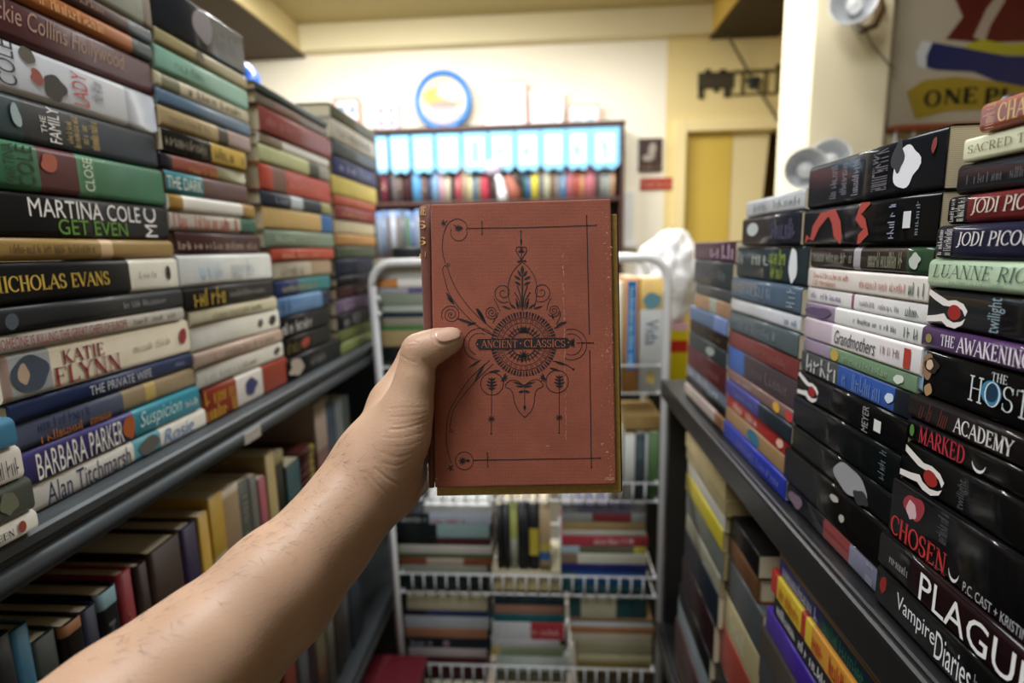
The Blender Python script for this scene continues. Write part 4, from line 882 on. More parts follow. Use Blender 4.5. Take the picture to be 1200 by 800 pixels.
lying_stack('F', YS, LV[3][1], K4R, 'right lowest-basket rack pile', GK, name='rack_book', W=.15)
UT = [dict(x=716, x2=731, yt=330, d='cream upright book mostly behind the held book', col='c4bca4', k='p', z=(), t=[]),
 dict(x=732, x2=749, yt=325, d='blue upright book with orange rim', col='c4843c', k='p', z=(), t=[]),
 dict(x=751, x2=779, yt=326, d='white upright book with yellow head', col='ced2d4', k='p', z=((0, .27, 'c4a04c'),), t=[])]
UT[1]['t'] = [S(([(0, 0), (1, 0), (1, 1), (0, 1)], [(0, 1, 2, 3)]), .03, .8, .2, .85, '1c70b8', f='shape', n='cover_picture'), S('~14', .08, .75, .35, .7, 'b4d4e8')]
UT[2]['t'] = [S(blob(0, 0, 1, 1, 14, .2, 3), .12, .27, .1, .9, '5c8a98', f='shape', n='cover_picture'), S('Vida', .36, .58, .25, .8, '2c4c64'), S(blob(0, 0, 1, 1, 10, .2, 4), .82, .94, .3, .7, 'a8924c', f='shape', n='cover_picture')]
upright_row('F', YS, LV[0][1], UT, 'at the right of the top rack basket', GK, .15, 'rack_book')
U2 = [dict(x=716, x2=731, yt=505, d='pale upright paperback', col='b0ae9c', k='p', z=(), t=[]), dict(x=732, x2=745, yt=509, d='white upright paperback', col='c2c4c0', k='p', z=(), t=[]), dict(x=746, x2=756, yt=507, d='dark slate upright paperback', col='3c4c54', k='p', z=((.1, .4, '52666c'),), t=[]),
 dict(x=757, x2=760, yt=508, d='thin white upright paperback', col='b8bcbc', k='p', z=(), t=[]), dict(x=761, x2=773, yt=507, d='green upright paperback', col='4c7040', k='p', z=(), t=[])]
upright_row('F', YS, LV[1][1], U2, 'at the right of the second rack basket', GK, .14, 'rack_book', slack=.0008)
zt2 = max(at(745, q['yt'], 'Y', YS).z for q in U2)
q0 = at(731, 487, 'Y', YS)
x0_ = col_solve(732, 'X', (0, YS, zt2)); x1_ = col_solve(774, 'X', (0, YS, zt2))
r = thing('rack_book', 'tan tattered book lying flat on the upright paperbacks of the second rack basket', 'book', ((x0_ + x1_) / 2, YS + .008, zt2 + .0009), 0, GK)
book_meshes(r, x1_ - x0_, .13, q0.z - zt2 - .002, 'p', '9a7a44', (), True)

# red box on the floor in front of the rack, white bag on the rack, yellow pack behind it
pz = at(440, 776, 'Y', 1.19).z
xa = at(402, 800, 'Y', 1.1).x; xb = at(500, 790, 'Y', 1.2).x
bx = thing('red_box', 'dark red lidded box on the floor at the foot of the white rack', 'box', ((xa + xb) / 2, 1.10, 0))
bm = bmesh.new(); box(bm, -(xb - xa) / 2 + .006, (xb - xa) / 2 - .006, -.115, .115, 0.001, pz - .03, .006); bmobj('box_body', bm, mat('5a1a24', .5, .15, 10), bx)
bm = bmesh.new(); box(bm, -(xb - xa) / 2, (xb - xa) / 2, -.122, .122, pz - .034, pz, .008); bmobj('lid', bm, mat('6e1c2a', .5, .15, 10), bx)

def crumple(name, c, r, m, amp, seed, flat=None):
    bm = bmesh.new(); bmesh.ops.create_icosphere(bm, subdivisions=5, radius=1)
    from mathutils import noise
    for v in bm.verts:
        n = v.co.normalized()
        d = 1 + amp * (noise.ridged_multi_fractal(n * 1.6 + Vector((seed, 0, 0)), 1.0, 2.1, 4, 1.0, 2.0) - 1.2) * .5 + amp * .6 * noise.noise(n * 3 + Vector((0, seed, 0)))
        q = Vector((n.x * r[0] * d, n.y * r[1] * d, n.z * r[2] * d))
        if flat is not None and q.z < -flat: q.z = -flat
        v.co = q + Vector(c)
    return bmobj(name, bm, m, None, True)
BAGM = mat('eeeef2', .3, .03, 8, 0, 0, .3)
YQ = YRB + .15
b0 = at(748, 330, 'Y', YQ); b1 = at(818, 330, 'Y', YQ); ztb = at(780, 274, 'Y', YQ).z; zc0 = at(790, 374, 'Y', YQ).z
bg = crumple('plastic_bag', ((b0.x + b1.x) / 2, YQ, (ztb + zc0) / 2), ((b1.x - b0.x) / 2 + .01, .11, (ztb - zc0) / 2 + .012), BAGM, .20, 3.1, (ztb - zc0) / 2 - .001)
tag(bg, 'crumpled white plastic bag heaped beyond the top right corner of the white rack', 'bag')
yp = thing('yellow_carton', 'upright yellow carton with a red band under the white plastic bag', 'carton', (at(806, 400, 'Y', YQ - .08).x - .09, YQ - .08, 0))
za = zc0; zb_ = CAMZ - .42
bm = bmesh.new(); box(bm, -.09, .09, 0, .16, zb_, za - .0005, .004); bmobj('carton_body', bm, mat('c4b414', .4, .08, 20), yp)
bm = bmesh.new(); box(bm, -.0905, .0905, -.001, .1605, za - .085, za - .05, .001); bmobj('red_band', bm, mat('ac2418', .4, .08, 20), yp)
bm = bmesh.new(); box(bm, -.0905, .0905, -.001, .1605, za - .022, za - .0002, .001); bmobj('pink_cap', bm, mat('c8a0a8', .4, .08, 20), yp)
bm = bmesh.new(); box(bm, -.11, .11, -.01, .18, 0, zb_ - .0005, .004); o = bmobj('dark_crate', bm, mat('232120', .6, .1, 10)); o.location = yp.location
tag(o, 'dark plain crate under the yellow carton, beyond the white rack', 'crate')

# ================================================================== back of the shop
YBk = 3.0
BROWN = mat('3c2018', .5, .2, 8, .1)
zt = at(725, 146, 'Y', YBk).z; xb = at(727, 200, 'Y', YBk).x; xa = -1.25
zs1 = at(580, 234, 'Y', YBk).z; zs2 = at(470, 302, 'Y', YBk).z
bc = thing('bookcase', 'dark brown wooden bookcase along the back wall behind a row of pale blue letter cards', 'bookcase', ((xa + xb) / 2, YBk + .1, 0))
def bp(name, *a):
    bm = bmesh.new(); box(bm, *a, .003); par(bmobj(name, bm, BROWN), bc)
bp('side_panel', xa - .02, xa, YBk, YB - .004, 0, zt); bp('side_panel', xb, xb + .02, YBk, YB - .004, 0, zt)
bp('top_board', xa - .025, xb + .025, YBk - .005, YB - .002, zt, zt + .022)
bp('back_panel', xa, xb, YB - .012, YB - .004, 0.02, zt)
for z in (zs1, zs2, zs2 - .31, zs2 - .62): bp('shelf_board', xa, xb, YBk + .002, YB - .012, z - .02, z)
row = [(445, 452, '7a2c40', 'maroon'), (452, 458, '3c3034', 'dark brown'), (458, 464, '6c6468', 'grey'), (464, 470, '5c4a48', 'grey-brown'), (470, 481, '4a2c30', 'dark red-brown'), (482, 493, '4a8cc0', 'bright blue'), (493, 499, '6c4a3c', 'brown'), (499, 505, '3c4460', 'dark blue'), (505, 513, '6a90b8', 'light blue'), (513, 520, 'b890a0', 'pinkish'),
 (520, 527, 'b8b098', 'cream'), (527, 532, '4a4444', 'charcoal'), (532, 540, 'b44a58', 'rose red'), (540, 547, 'a08870', 'tan'), (547, 553, 'c4bc8c', 'pale yellow'), (553, 558, '4c7498', 'steel blue'), (558, 563, '8a8478', 'stone'), (563, 573, 'c03c50', 'bright red'), (574, 581, '5c4448', 'dusky brown'), (582, 589, '6c6c74', 'slate'), (590, 599, '505058', 'dark grey'), (600, 606, '44403c', 'black-brown'),
 (606, 613, '2c2c2e', 'black'), (613, 617, '3c6c70', 'teal'), (617, 622, '3c6cac', 'blue'), (622, 631, 'c8bc34', 'yellow'), (631, 637, '6c6c6c', 'mid grey'), (637, 645, 'a8a890', 'sage cream'), (645, 650, '7c6048', 'wood brown'), (650, 656, '8a8480', 'ash'), (656, 664, '5484b4', 'sky blue'), (664, 672, 'b0646c', 'dusty pink'), (672, 679, 'a44c40', 'brick red'),
 (679, 686, 'b8744c', 'orange-brown'), (686, 698, 'b0606c', 'pink-red'), (698, 704, '5c4c4c', 'dark taupe'), (704, 711, '7a8284', 'pale slate'), (711, 716, '98a4a0', 'pale grey-green'), (716, 722, 'ac8464', 'light brown')]
rr = random.Random(4)
upright_row('F', YBk + .02, zs1, [dict(x=a, x2=b - .3, yt=rr.uniform(184, 192), d='%s book' % n, col=c, k='h', z=((.1, .2, c),) if 0 else (), t=[('~6', .2, .7, .3, .7, 'b0a890')] if i % 3 == 0 else [], W=.13) for i, (a, b, c, n) in enumerate(row)], 'on the upper shelf of the back bookcase', 'books on the upper shelf of the back bookcase', .13, 'shelved_book', .001)
row2 = [(440, 446, '7c8aa0', 'blue-grey'), (446, 452, '5c6c88', 'slate blue'), (452, 457, '6c6460', 'brown-grey'), (457, 463, '8890a0', 'pale blue-grey'), (463, 469, '78706c', 'stone grey'), (469, 474, '4c545c', 'dark slate'), (474, 480, '5c7c60', 'green-grey'), (480, 486, '4a6088', 'mid blue'), (486, 492, '8c94a4', 'silver blue'), (492, 499, '3c4858', 'navy grey')]
upright_row('F', YBk + .02, zs2, [dict(x=a, x2=b - .3, yt=rr.uniform(244, 249), d='%s book' % n, col=c, k='p', z=((0, .14, '5474a8'),) if i % 2 == 0 else (), t=[], W=.13) for i, (a, b, c, n) in enumerate(row2)], 'on the second shelf of the back bookcase', 'books on the second shelf of the back bookcase', .13, 'shelved_book', .001)
# letter cards hung along the top of the bookcase
cards = [(425, 440, ''), (440, 456, ''), (456, 482, ''), (482, 510, ''), (510, 541, 'L'), (541, 573, 'I'), (573, 604, 'B'), (604, 634, 'R'), (634, 664, 'A'), (664, 692, 'R'), (692, 727, 'Y')]
PB = mat('7cbce4', .6, .04, 12); PW = mat('d2dfe8', .6, .03, 12); PL = mat('7ca8cc', .6, .03, 12)
for i, (a, b, ch) in enumerate(cards):
    y = YBk - .012
    t_ = 160 - 12 * (a - 440) / 285
    bt_ = 204 - 6 * (a - 440) / 285
    p0 = at(a, t_, 'Y', y); p1 = at(b - .8, bt_, 'Y', y)
    W2, H2 = (p1.x - p0.x) / 2, p0.z - p1.z
    nm = 'reading ' + ch if ch else ('blank-looking and %s' % ('first on the left', 'second', 'third', 'fourth')[i])
    lab = 'pale blue card %s above the back bookcase' % ('with the letter %s' % ch + (' beside the Y' if i == 9 else ' beside the B' if i == 7 else '') if ch else 'without readable letter, %s in the row' % ('first', 'second', 'third', 'fourth')[i])
    t = thing('letter_card', lab, 'sign', ((p0.x + p1.x) / 2, y, p0.z), 0, 'letter cards on the back bookcase')
    bm = bmesh.new(); n = 6
    prof = [(-W2, 0), (W2, 0), (W2, -H2 * .86), (W2 * .55, -H2), (0, -H2 * .93), (-W2 * .55, -H2), (-W2, -H2 * .86)]
    fv = [bm.verts.new((x, 0, z)) for x, z in prof]; bv = [bm.verts.new((x, .003, z)) for x, z in prof]
    bm.faces.new(fv); bm.faces.new(bv[::-1])
    for k in range(len(prof)): bm.faces.new((fv[k], bv[k], bv[(k + 1) % 7], fv[(k + 1) % 7]))
    bmesh.ops.recalc_face_normals(bm, faces=bm.faces)
    bmobj('card', bm, PB, t)
    flat_part('white_panel', fit(([(0, 0), (1, 0), (1, 1), (0, 1)], [(0, 1, 2, 3)]), -W2 * .66, W2 * .66, -H2 * .82, -H2 * .14), PW, t, -.0008)
    if ch: flat_part('letter', fit(serif_mesh(ch, 1.2), -W2 * .42, W2 * .42, -H2 * .74, -H2 * .22), PL, t, -.0016)
# things standing on the bookcase
ztop = zt + .022
ph = at(519, 113, 'Y', YB - .07)
e0 = at(485, 113, 'Y', YB - .07); e1 = at(553, 113, 'Y', YB - .07); e2 = at(519, 80, 'Y', YB - .07)
rad = (e1.x - e0.x) / 2
zc_ = ztop + rad + .001
pl = thing('round_plaque', 'round picture with a thick bright blue rim standing on the back bookcase', 'picture', (ph.x, YB - .07, zc_))
bm = bmesh.new()
pts = [(math.cos(2 * math.pi * k / 40) * (rad - .018), 0, math.sin(2 * math.pi * k / 40) * (rad - .018)) for k in range(41)]
tube(bm, pts, .018, 10, False); bmobj('rim', bm, mat('1c74c4', .35, .05, 10), pl)
bm = bmesh.new(); bmesh.ops.create_cone(bm, cap_ends=True, segments=40, radius1=rad - .02, radius2=rad - .02, depth=.01)
bmesh.ops.rotate(bm, verts=bm.verts, matrix=Matrix.Rotation(math.pi / 2, 3, 'X')); bmobj('picture_disc', bm, mat('d8c8a0', .5, .1, 10), pl)
o = lambda **k: dict(k)
for VF, c in ((blob(-.03, .02, rad * .5, rad * .28, 16, .15, 1), 'd89a3c'), (blob(.035, .045, rad * .35, rad * .3, 14, .2, 2), 'c4c8b4'), (blob(0, -.07, rad * .62, rad * .32, 16, .1, 3), 'b09aa0'), (blob(.01, -.02, rad * .6, rad * .1, 14, .2, 4), '8c8078')):
    flat_part('painted_shape', VF, mat(c, .5, .1, 30), pl, -.0056 - .0006 * len(pl.children))
frames = [(390, 421, 115, 'c46c60', 'small pale card with a red edge, nearest the left end of the bookcase top', 'e4e8ec', '8a9ab0'), (437, 466, 117, 'b88ab4', 'small pale card with a violet corner left of the round blue picture', 'dfe6ea', 'a88aa8'),
 (563, 617, 96, 'e0a4a0', 'large pale frame with a pink border right of the round blue picture', 'e8eeee', 'a8c4bc'), (621, 660, 107, 'e6e6ea', 'plain white framed sheet between two pink-bordered frames', 'f0f2f4', 'c4ccd4'), (665, 703, 122, 'e0a098', 'low pink-bordered frame near the right end of the bookcase top', 'eef2f4', 'b4c8d4')]
for a, b, yt, fc, lab, ic, sc_ in frames:
    yv = YB - .055
    p0 = at(a, yt, 'Y', yv); x1 = at(b, yt, 'Y', yv).x; hw = (x1 - p0.x) / 2; H = p0.z - ztop
    t = thing('standing_frame', lab, 'picture', ((p0.x + x1) / 2, yv, ztop + .0005), 0)
    bm = bmesh.new(); bw = .012
    box(bm, -hw, hw, 0, .012, 0, bw); box(bm, -hw, hw, 0, .012, H - bw, H); box(bm, -hw, -hw + bw, 0, .012, bw, H - bw); box(bm, hw - bw, hw, 0, .012, bw, H - bw)
    bmobj('frame', bm, mat(fc, .5, .05, 10), t)
    bm = bmesh.new(); box(bm, -hw + bw, hw - bw, .004, .010, bw, H - bw); bmobj('picture_sheet', bm, mat(ic, .5, .05, 10), t)
    rr = random.Random(a)
    for k in range(4):
        cx, cz = (-hw * .42, hw * .42)[k % 2], (H * .32, H * .68)[k // 2]
        flat_part('printed_patch', blob(cx, cz, hw * .3, H * .12, 10, .2, a + k), mat(sc_, .5, .1, 30), t, .0034)
# little figure in front of the upper shelf
fg = at(590, 233, 'Y', YBk - .04)
hd = at(578, 197, 'Y', YBk - .04)
fig = thing('figurine', 'small white and brown figure with a pale lilac round head before the back bookcase', 'figurine', (fg.x, YBk - .04, zs1))
HH = hd.z - zs1
bm = bmesh.new(); ball(bm, (hd.x - fg.x, 0, HH), .044, 1.1, .8, 1); bmobj('head', bm, mat('b4aec4', .5, .05, 10), fig)
bm = bmesh.new(); tube(bm, [(0, 0, -.012), (-.005, 0, .03), (-.016, 0, .09), (hd.x - fg.x + .012, 0, HH - .02)], [.03, .028, .022, .012], 12); bmobj('white_body', bm, mat('d0d4d8', .5, .05, 10), fig)
bm = bmesh.new(); tube(bm, [(.065, -.002, -.012), (.052, -.004, .045), (.028, -.004, .10), (.018, -.002, HH - .04)], [.036, .036, .026, .01], 12); bmobj('brown_cape', bm, mat('8a5040', .6, .1, 10), fig)
bm = bmesh.new(); box(bm, -.06, .11, -.045, .035, -.026, -.011, .004); bmobj('base', bm, BROWN, fig)
# wall things
def wallpt(px, py, y=YB): return at(px, py, 'Y', y)
a0 = wallpt(748, 163); a1 = wallpt(775, 201)
t = thing('wall_picture', 'small dark brown picture with a pale figure-like blotch, right of the bookcase on the wall', 'picture', ((a0.x + a1.x) / 2, YB, a1.z))
w2 = (a1.x - a0.x) / 2; h2 = a0.z - a1.z
bm = bmesh.new(); box(bm, -w2, w2, -.014, -.0005, 0, h2, .002); bmobj('board', bm, mat('3c241c', .4, .1, 10), t)
flat_part('pale_blotch', merge(blob(.01, h2 * .66, w2 * .3, h2 * .22, 14, .15, 2), blob(-.01, h2 * .42, w2 * .5, h2 * .1, 14, .15, 5)), mat('b0a49a', .5, .1, 20), t, -.0146)
flat_part('lettering', fit(scrawl_mesh(5, 7), -w2 * .7, w2 * .7, h2 * .08, h2 * .2), mat('a08a6c', .5, .1, 20), t, -.0146)
a0 = wallpt(750, 209); a1 = wallpt(793, 222)
t = thing('wall_sign', 'narrow red sign on the wall below the small brown picture', 'sign', ((a0.x + a1.x) / 2, YB, a1.z))
w2 = (a1.x - a0.x) / 2; h2 = a0.z - a1.z
bm = bmesh.new(); box(bm, -w2, w2, -.008, -.0005, 0, h2, .002); bmobj('board', bm, mat('a83c28', .4, .1, 10), t)
flat_part('lettering', fit(scrawl_mesh(9, 10), -w2 * .8, w2 * .8, h2 * .25, h2 * .75), mat('d89a84', .5, .1, 20), t, -.0086)
a0 = wallpt(727, 226); a1 = wallpt(741, 290)
t = thing('wall_box', 'narrow white wall-mounted holder beside the right end of the bookcase', 'holder', ((a0.x + a1.x) / 2, YB, a1.z))
w2 = (a1.x - a0.x) / 2; h2 = a0.z - a1.z
bm = bmesh.new(); box(bm, -w2, w2, -.03, -.0005, .03, h2, .005); bmobj('housing', bm, mat('dcdcdc', .4, .05, 10), t)
bm = bmesh.new(); box(bm, -w2 * 1.2, w2 * 1.5, -.06, -.0005, 0, .03, .004); bmobj('tray', bm, mat('e6e6e6', .4, .05, 10), t)
# dark train decoration
tr = thing('train_decoration', 'dark cut-out of a train on the yellow wall above the door', 'wall decoration', (wallpt(885, 95).x, YB, wallpt(885, 95).z))
DK = mat('3c3420', .6, .1, 20)
def tb(bm, ax, ay, bx_, by, th=.012):
    q0, q1 = wallpt(ax, ay), wallpt(bx_, by)
    box(bm, min(q0.x, q1.x) - tr.location.x, max(q0.x, q1.x) - tr.location.x, -th, -.0005, min(q0.z, q1.z) - tr.location.z, max(q0.z, q1.z) - tr.location.z)
bm = bmesh.new(); tb(bm, 818, 86, 859, 103); tb(bm, 818, 103, 824, 116); tb(bm, 836, 103, 842, 108); tb(bm, 848, 103, 856, 114); tb(bm, 826, 82, 832, 87); tb(bm, 843, 82, 850, 87); bmobj('engine', bm, DK, tr)
LT = mat('7a6a3c', .6, .1, 20)
bm = bmesh.new(); tb(bm, 859, 83, 910, 85); tb(bm, 868, 84, 871, 112); tb(bm, 895, 82, 898, 110); tb(bm, 859, 110, 910, 111); bmobj('open_wagon', bm, LT, tr)
bm = bmesh.new(); tb(bm, 910, 76, 951, 80); tb(bm, 910, 104, 951, 107); tb(bm, 909, 76, 912, 107); tb(bm, 948, 74, 951, 106); bmobj('box_wagon', bm, LT, tr)
bm = bmesh.new(); tb(bm, 912, 80, 948, 104, .004); bmobj('wagon_panel', bm, mat('b49a58', .6, .1, 20), tr)
bm = bmesh.new(); tube(bm, [wallpt(852, 40, YB - .09), wallpt(868, 68, YB - .05), wallpt(884, 97, YB - .03), wallpt(905, 130, YB - .03), wallpt(924, 163, YB - .05), wallpt(938, 185, YB - .04)], .006, 8)
cb = thing('wall_cable', 'dark cable slanting down the yellow wall across the train decoration', 'cable', (wallpt(884, 97).x, YB - .03, wallpt(884, 97).z))
par(bmobj('cord', bm, mat('4a4026', .5, .1, 20)), cb)
bm = bmesh.new(); q = wallpt(884, 97, YB - .03); box(bm, q.x - .024, q.x + .024, q.y - .01, YB - .0005, q.z - .024, q.z + .03, .008); box(bm, q.x - .04, q.x + .035, q.y - .004, YB - .002, q.z + .012, q.z + .024, .004)
par(bmobj('clip_block', bm, mat('23262a', .5, .1, 20)), cb)
# blue ball showing over the third pile
q = at(290, 96, 'Y', 1.9)
bm = bmesh.new(); ball(bm, (q.x - .012, 1.9, q.z), .052, 1, 1, 1.15, 24)
o = bmobj('blue_balloon', bm, mat('1464d8', .3, .05, 10, 0, 0, .3)); tag(o, 'bright blue rounded balloon peeping over the left piles, near the back wall', 'balloon')
bm = bmesh.new(); tube(bm, [(q.x - .012, 1.9, q.z - .058), (q.x - .01, 1.9, q.z - .3), (q.x - .02, 1.88, ZL - .2), (q.x - .02, 1.88, .004)], .004, 6); bmobj('stick', bm, mat('cfcfcf', .5), o)
bm = bmesh.new(); box(bm, q.x - .1, q.x + .06, 1.82, 1.96, .0005, .03, .005); bmobj('foot_plate', bm, mat('808080', .5), o)

# clip lamps and poster at the pillar
CHR = mat('c8ccd0', .3, .05, 20, 0, .35, .4)
CHW = mat('eef0f2', .35, .04, 20, 0, 0, .3)
def cliplamp(px, py, y, rpx, lab, tilt, back):
    c = at(px, py, 'Y', y); r = rpx / FPX * (y + .03)
    t = thing('clip_lamp', lab, 'lamp', c, 0)
    t.rotation_euler = (0, 0, tilt)
    bm = bmesh.new(); prof = [(r, -.05), (r * .97, -.05), (r * .86, -.02), (r * .62, .012), (r * .3, .03), (.012, .034), (.012, .04), (r * .34, .037), (r * .66, .018), (r * .9, -.016), (r, -.046)]
    n = 28; rings = [[bm.verts.new((a * math.cos(2 * math.pi * k / n), b, a * math.sin(2 * math.pi * k / n))) for k in range(n)] for a, b in prof]
    for i in range(len(prof)):
        A, Bq = rings[i], rings[(i + 1) % len(prof)]
        for k in range(n):
            f = bm.faces.new((A[k], A[(k + 1) % n], Bq[(k + 1) % n], Bq[k])); f.smooth = True
    bmesh.ops.recalc_face_normals(bm, faces=bm.faces)
    bmobj('reflector', bm, CHW, t)
    bm = bmesh.new(); tube(bm, [(0, .03, 0), (0, .0, 0)], .014, 12); ball(bm, (0, -.015, 0), .02); bmobj('bulb', bm, CHW, t)
    bm = bmesh.new(); tube(bm, [(0, .034, 0), (0, .075, 0)], .017, 12); bmobj('socket', bm, mat('6c5c44', .5), t)
    bm = bmesh.new(); tube(bm, [(0, .07, 0), (0, .085, -.02), back], .007, 8); bmobj('clip_arm', bm, CHR, t)
    return t
cliplamp(1001, 8, YP - .09, 22, 'silver clip-on lamp high on the cream pillar', -.5, (.02, .085, -.03))
cliplamp(943, 200, YP - .18, 21, 'silver reflector lamp low by the left edge of the pillar', -.35, (.085, .15, -.03))
cliplamp(973, 188, YP - .10, 20, 'pale silver reflector lamp low on the front of the pillar', -.45, (-.01, .10, -.03))
bm = bmesh.new(); tube(bm, [at(1010, 28, 'Y', YP - .012), at(1022, 52, 'Y', YP - .006), at(1042, 76, 'Y', YP - .006), at(1049, 80, 'Y', YP + .02)], .0022, 6)
tag(bmobj('lamp_cord', bm, mat('8c8a80', .5)), 'thin grey cord hanging from the lamp high on the pillar', 'cord')
bm = bmesh.new(); tube(bm, [at(1028, -10, 'Y', YP - .02), at(1031, 12, 'Y', YP - .03), at(1024, 30, 'Y', YP - .02), at(1008, 38, 'Y', YP - .012)], [.012, .014, .012, .006], 10)
tag(bmobj('cable_loop', bm, mat('5c4220', .6)), 'brown bundled cable loop beside the lamp high on the pillar', 'cable')
YPo = YP + .045
bm = bmesh.new(); q0 = at(1052, -20, 'Y', YPo); q1 = at(1330, 143, 'Y', YPo)
ps = thing('poster', 'glossy poster with a yellow ribbon lettered ONE PI, hung beside the pillar', 'poster', (q0.x, YPo, q1.z))
PX, PZ = q1.x - q0.x, q0.z - q1.z
box(bm, 0, PX, 0, .004, at(1100, 143, 'Y', YPo).z - q1.z if False else .0, PZ); bmobj('sheet', bm, mat('b2a998', .25, .06, 6, 0, 0, .5), ps)
def psh(name, pts, c, y, rough=.3):
    V = [(at(a, b, 'Y', YPo).x - q0.x, at(a, b, 'Y', YPo).z - q1.z) for a, b in pts]
    V = [(min(max(a, 0.001), PX), min(b, PZ)) for a, b in V]
    ar = sum(V[i][0] * V[(i + 1) % len(V)][1] - V[(i + 1) % len(V)][0] * V[i][1] for i in range(len(V)))
    if ar < 0: V = V[::-1]
    flat_part(name, (V, [tuple(range(len(V)))]), mat(c, rough, .1, 20, 0, 0, .5), ps, y)
psh('red_band', [(1112, -18), (1290, -18), (1290, 46), (1150, 50), (1108, 46), (1128, 20)], '541218', -.0008)
psh('pale_stripe', [(1140, 44), (1156, 10), (1172, -10), (1178, 0), (1160, 30), (1154, 48)], 'a89a8c', -.0012)
psh('yellow_band', [(1130, 54), (1150, 46), (1180, 52), (1290, 44), (1290, 66), (1180, 64), (1140, 62)], 'a8a42c', -.0014)
psh('blue_band', [(1084, 54), (1094, 50), (1128, 56), (1180, 66), (1300, 66), (1300, 120), (1188, 104), (1140, 84), (1096, 82), (1084, 78)], '10205c', -.0016)
psh('white_band', [(1073, 62), (1080, 48), (1092, 50), (1085, 66), (1085, 81), (1075, 78)], 'c8ccd0', -.0018)
psh('ribbon', [(1062, 108), (1082, 94), (1120, 90), (1170, 96), (1200, 102), (1260, 112), (1260, 140), (1200, 132), (1150, 128), (1110, 130), (1072, 140)], '988428', -.0019)
VF = merge(*[fit(serif_mesh(ch, 1.5), *b) for ch, b in (('O', (0, .9, 0, 1)), ('N', (1.0, 1.9, .1, 1.05)), ('E', (2.0, 2.7, .12, 1.08)), ('P', (3.1, 3.8, .0, 1.0)), ('I', (3.9, 4.2, -.05, .95)))])
la = at(1081, 127, 'Y', YPo); lb = at(1172, 101, 'Y', YPo)
flat_part('lettering', fit(VF, la.x - q0.x, lb.x - q0.x + .02, la.z - q1.z, lb.z - q1.z), mat('1c1a14', .4, .05, 20), ps, -.0024)
bm = bmesh.new(); tube(bm, [(-.004, -.004, -.08), (-.004, -.004, PZ)], .004, 8); bmobj('silver_edge', bm, CHR, ps)
# wire grid and ledge under the poster
gq = at(1050, 150, 'Y', YP - .0)
wg = thing('wire_grid', 'small white wire grid with a red-brown ledge under the poster', 'rack', (gq.x, YP + .03, at(1050, 190, 'Y', YP).z))
zz0 = at(1100, 147, 'Y', YP).z - wg.location.z
bm = bmesh.new(); box(bm, 0, .42, -.03, .019, zz0 - .008, zz0 + .006, .002); bmobj('ledge', bm, mat('8c4426', .5, .15, 12), wg)
bm = bmesh.new()
for k in range(9): tube(bm, [(.01 + k * .05, -.012, -.35), (.01 + k * .05, -.012, zz0 - .006)], .003, 6)
for k in range(4): tube(bm, [(0, -.012, zz0 - .05 - k * .1), (.42, -.012, zz0 - .05 - k * .1)], .003, 6)
bmobj('grid_wires', bm, CHW, wg)
# dark bag behind the nearest right pile
c = at(1200, 150, 'Y', .62)
ztp = at(1200, 92, 'Y', .62).z
dbg = crumple('dark_bag', (c.x + .025, .62, (ztp + ZR) / 2), (.115, .09, (ztp - ZR) / 2 - .012), mat('241620', .5, .2, 12, 0, 0, .1), .25, 7.7)
tag(dbg, 'dark plum plastic bag heaped behind the nearest right pile, below the poster', 'bag')

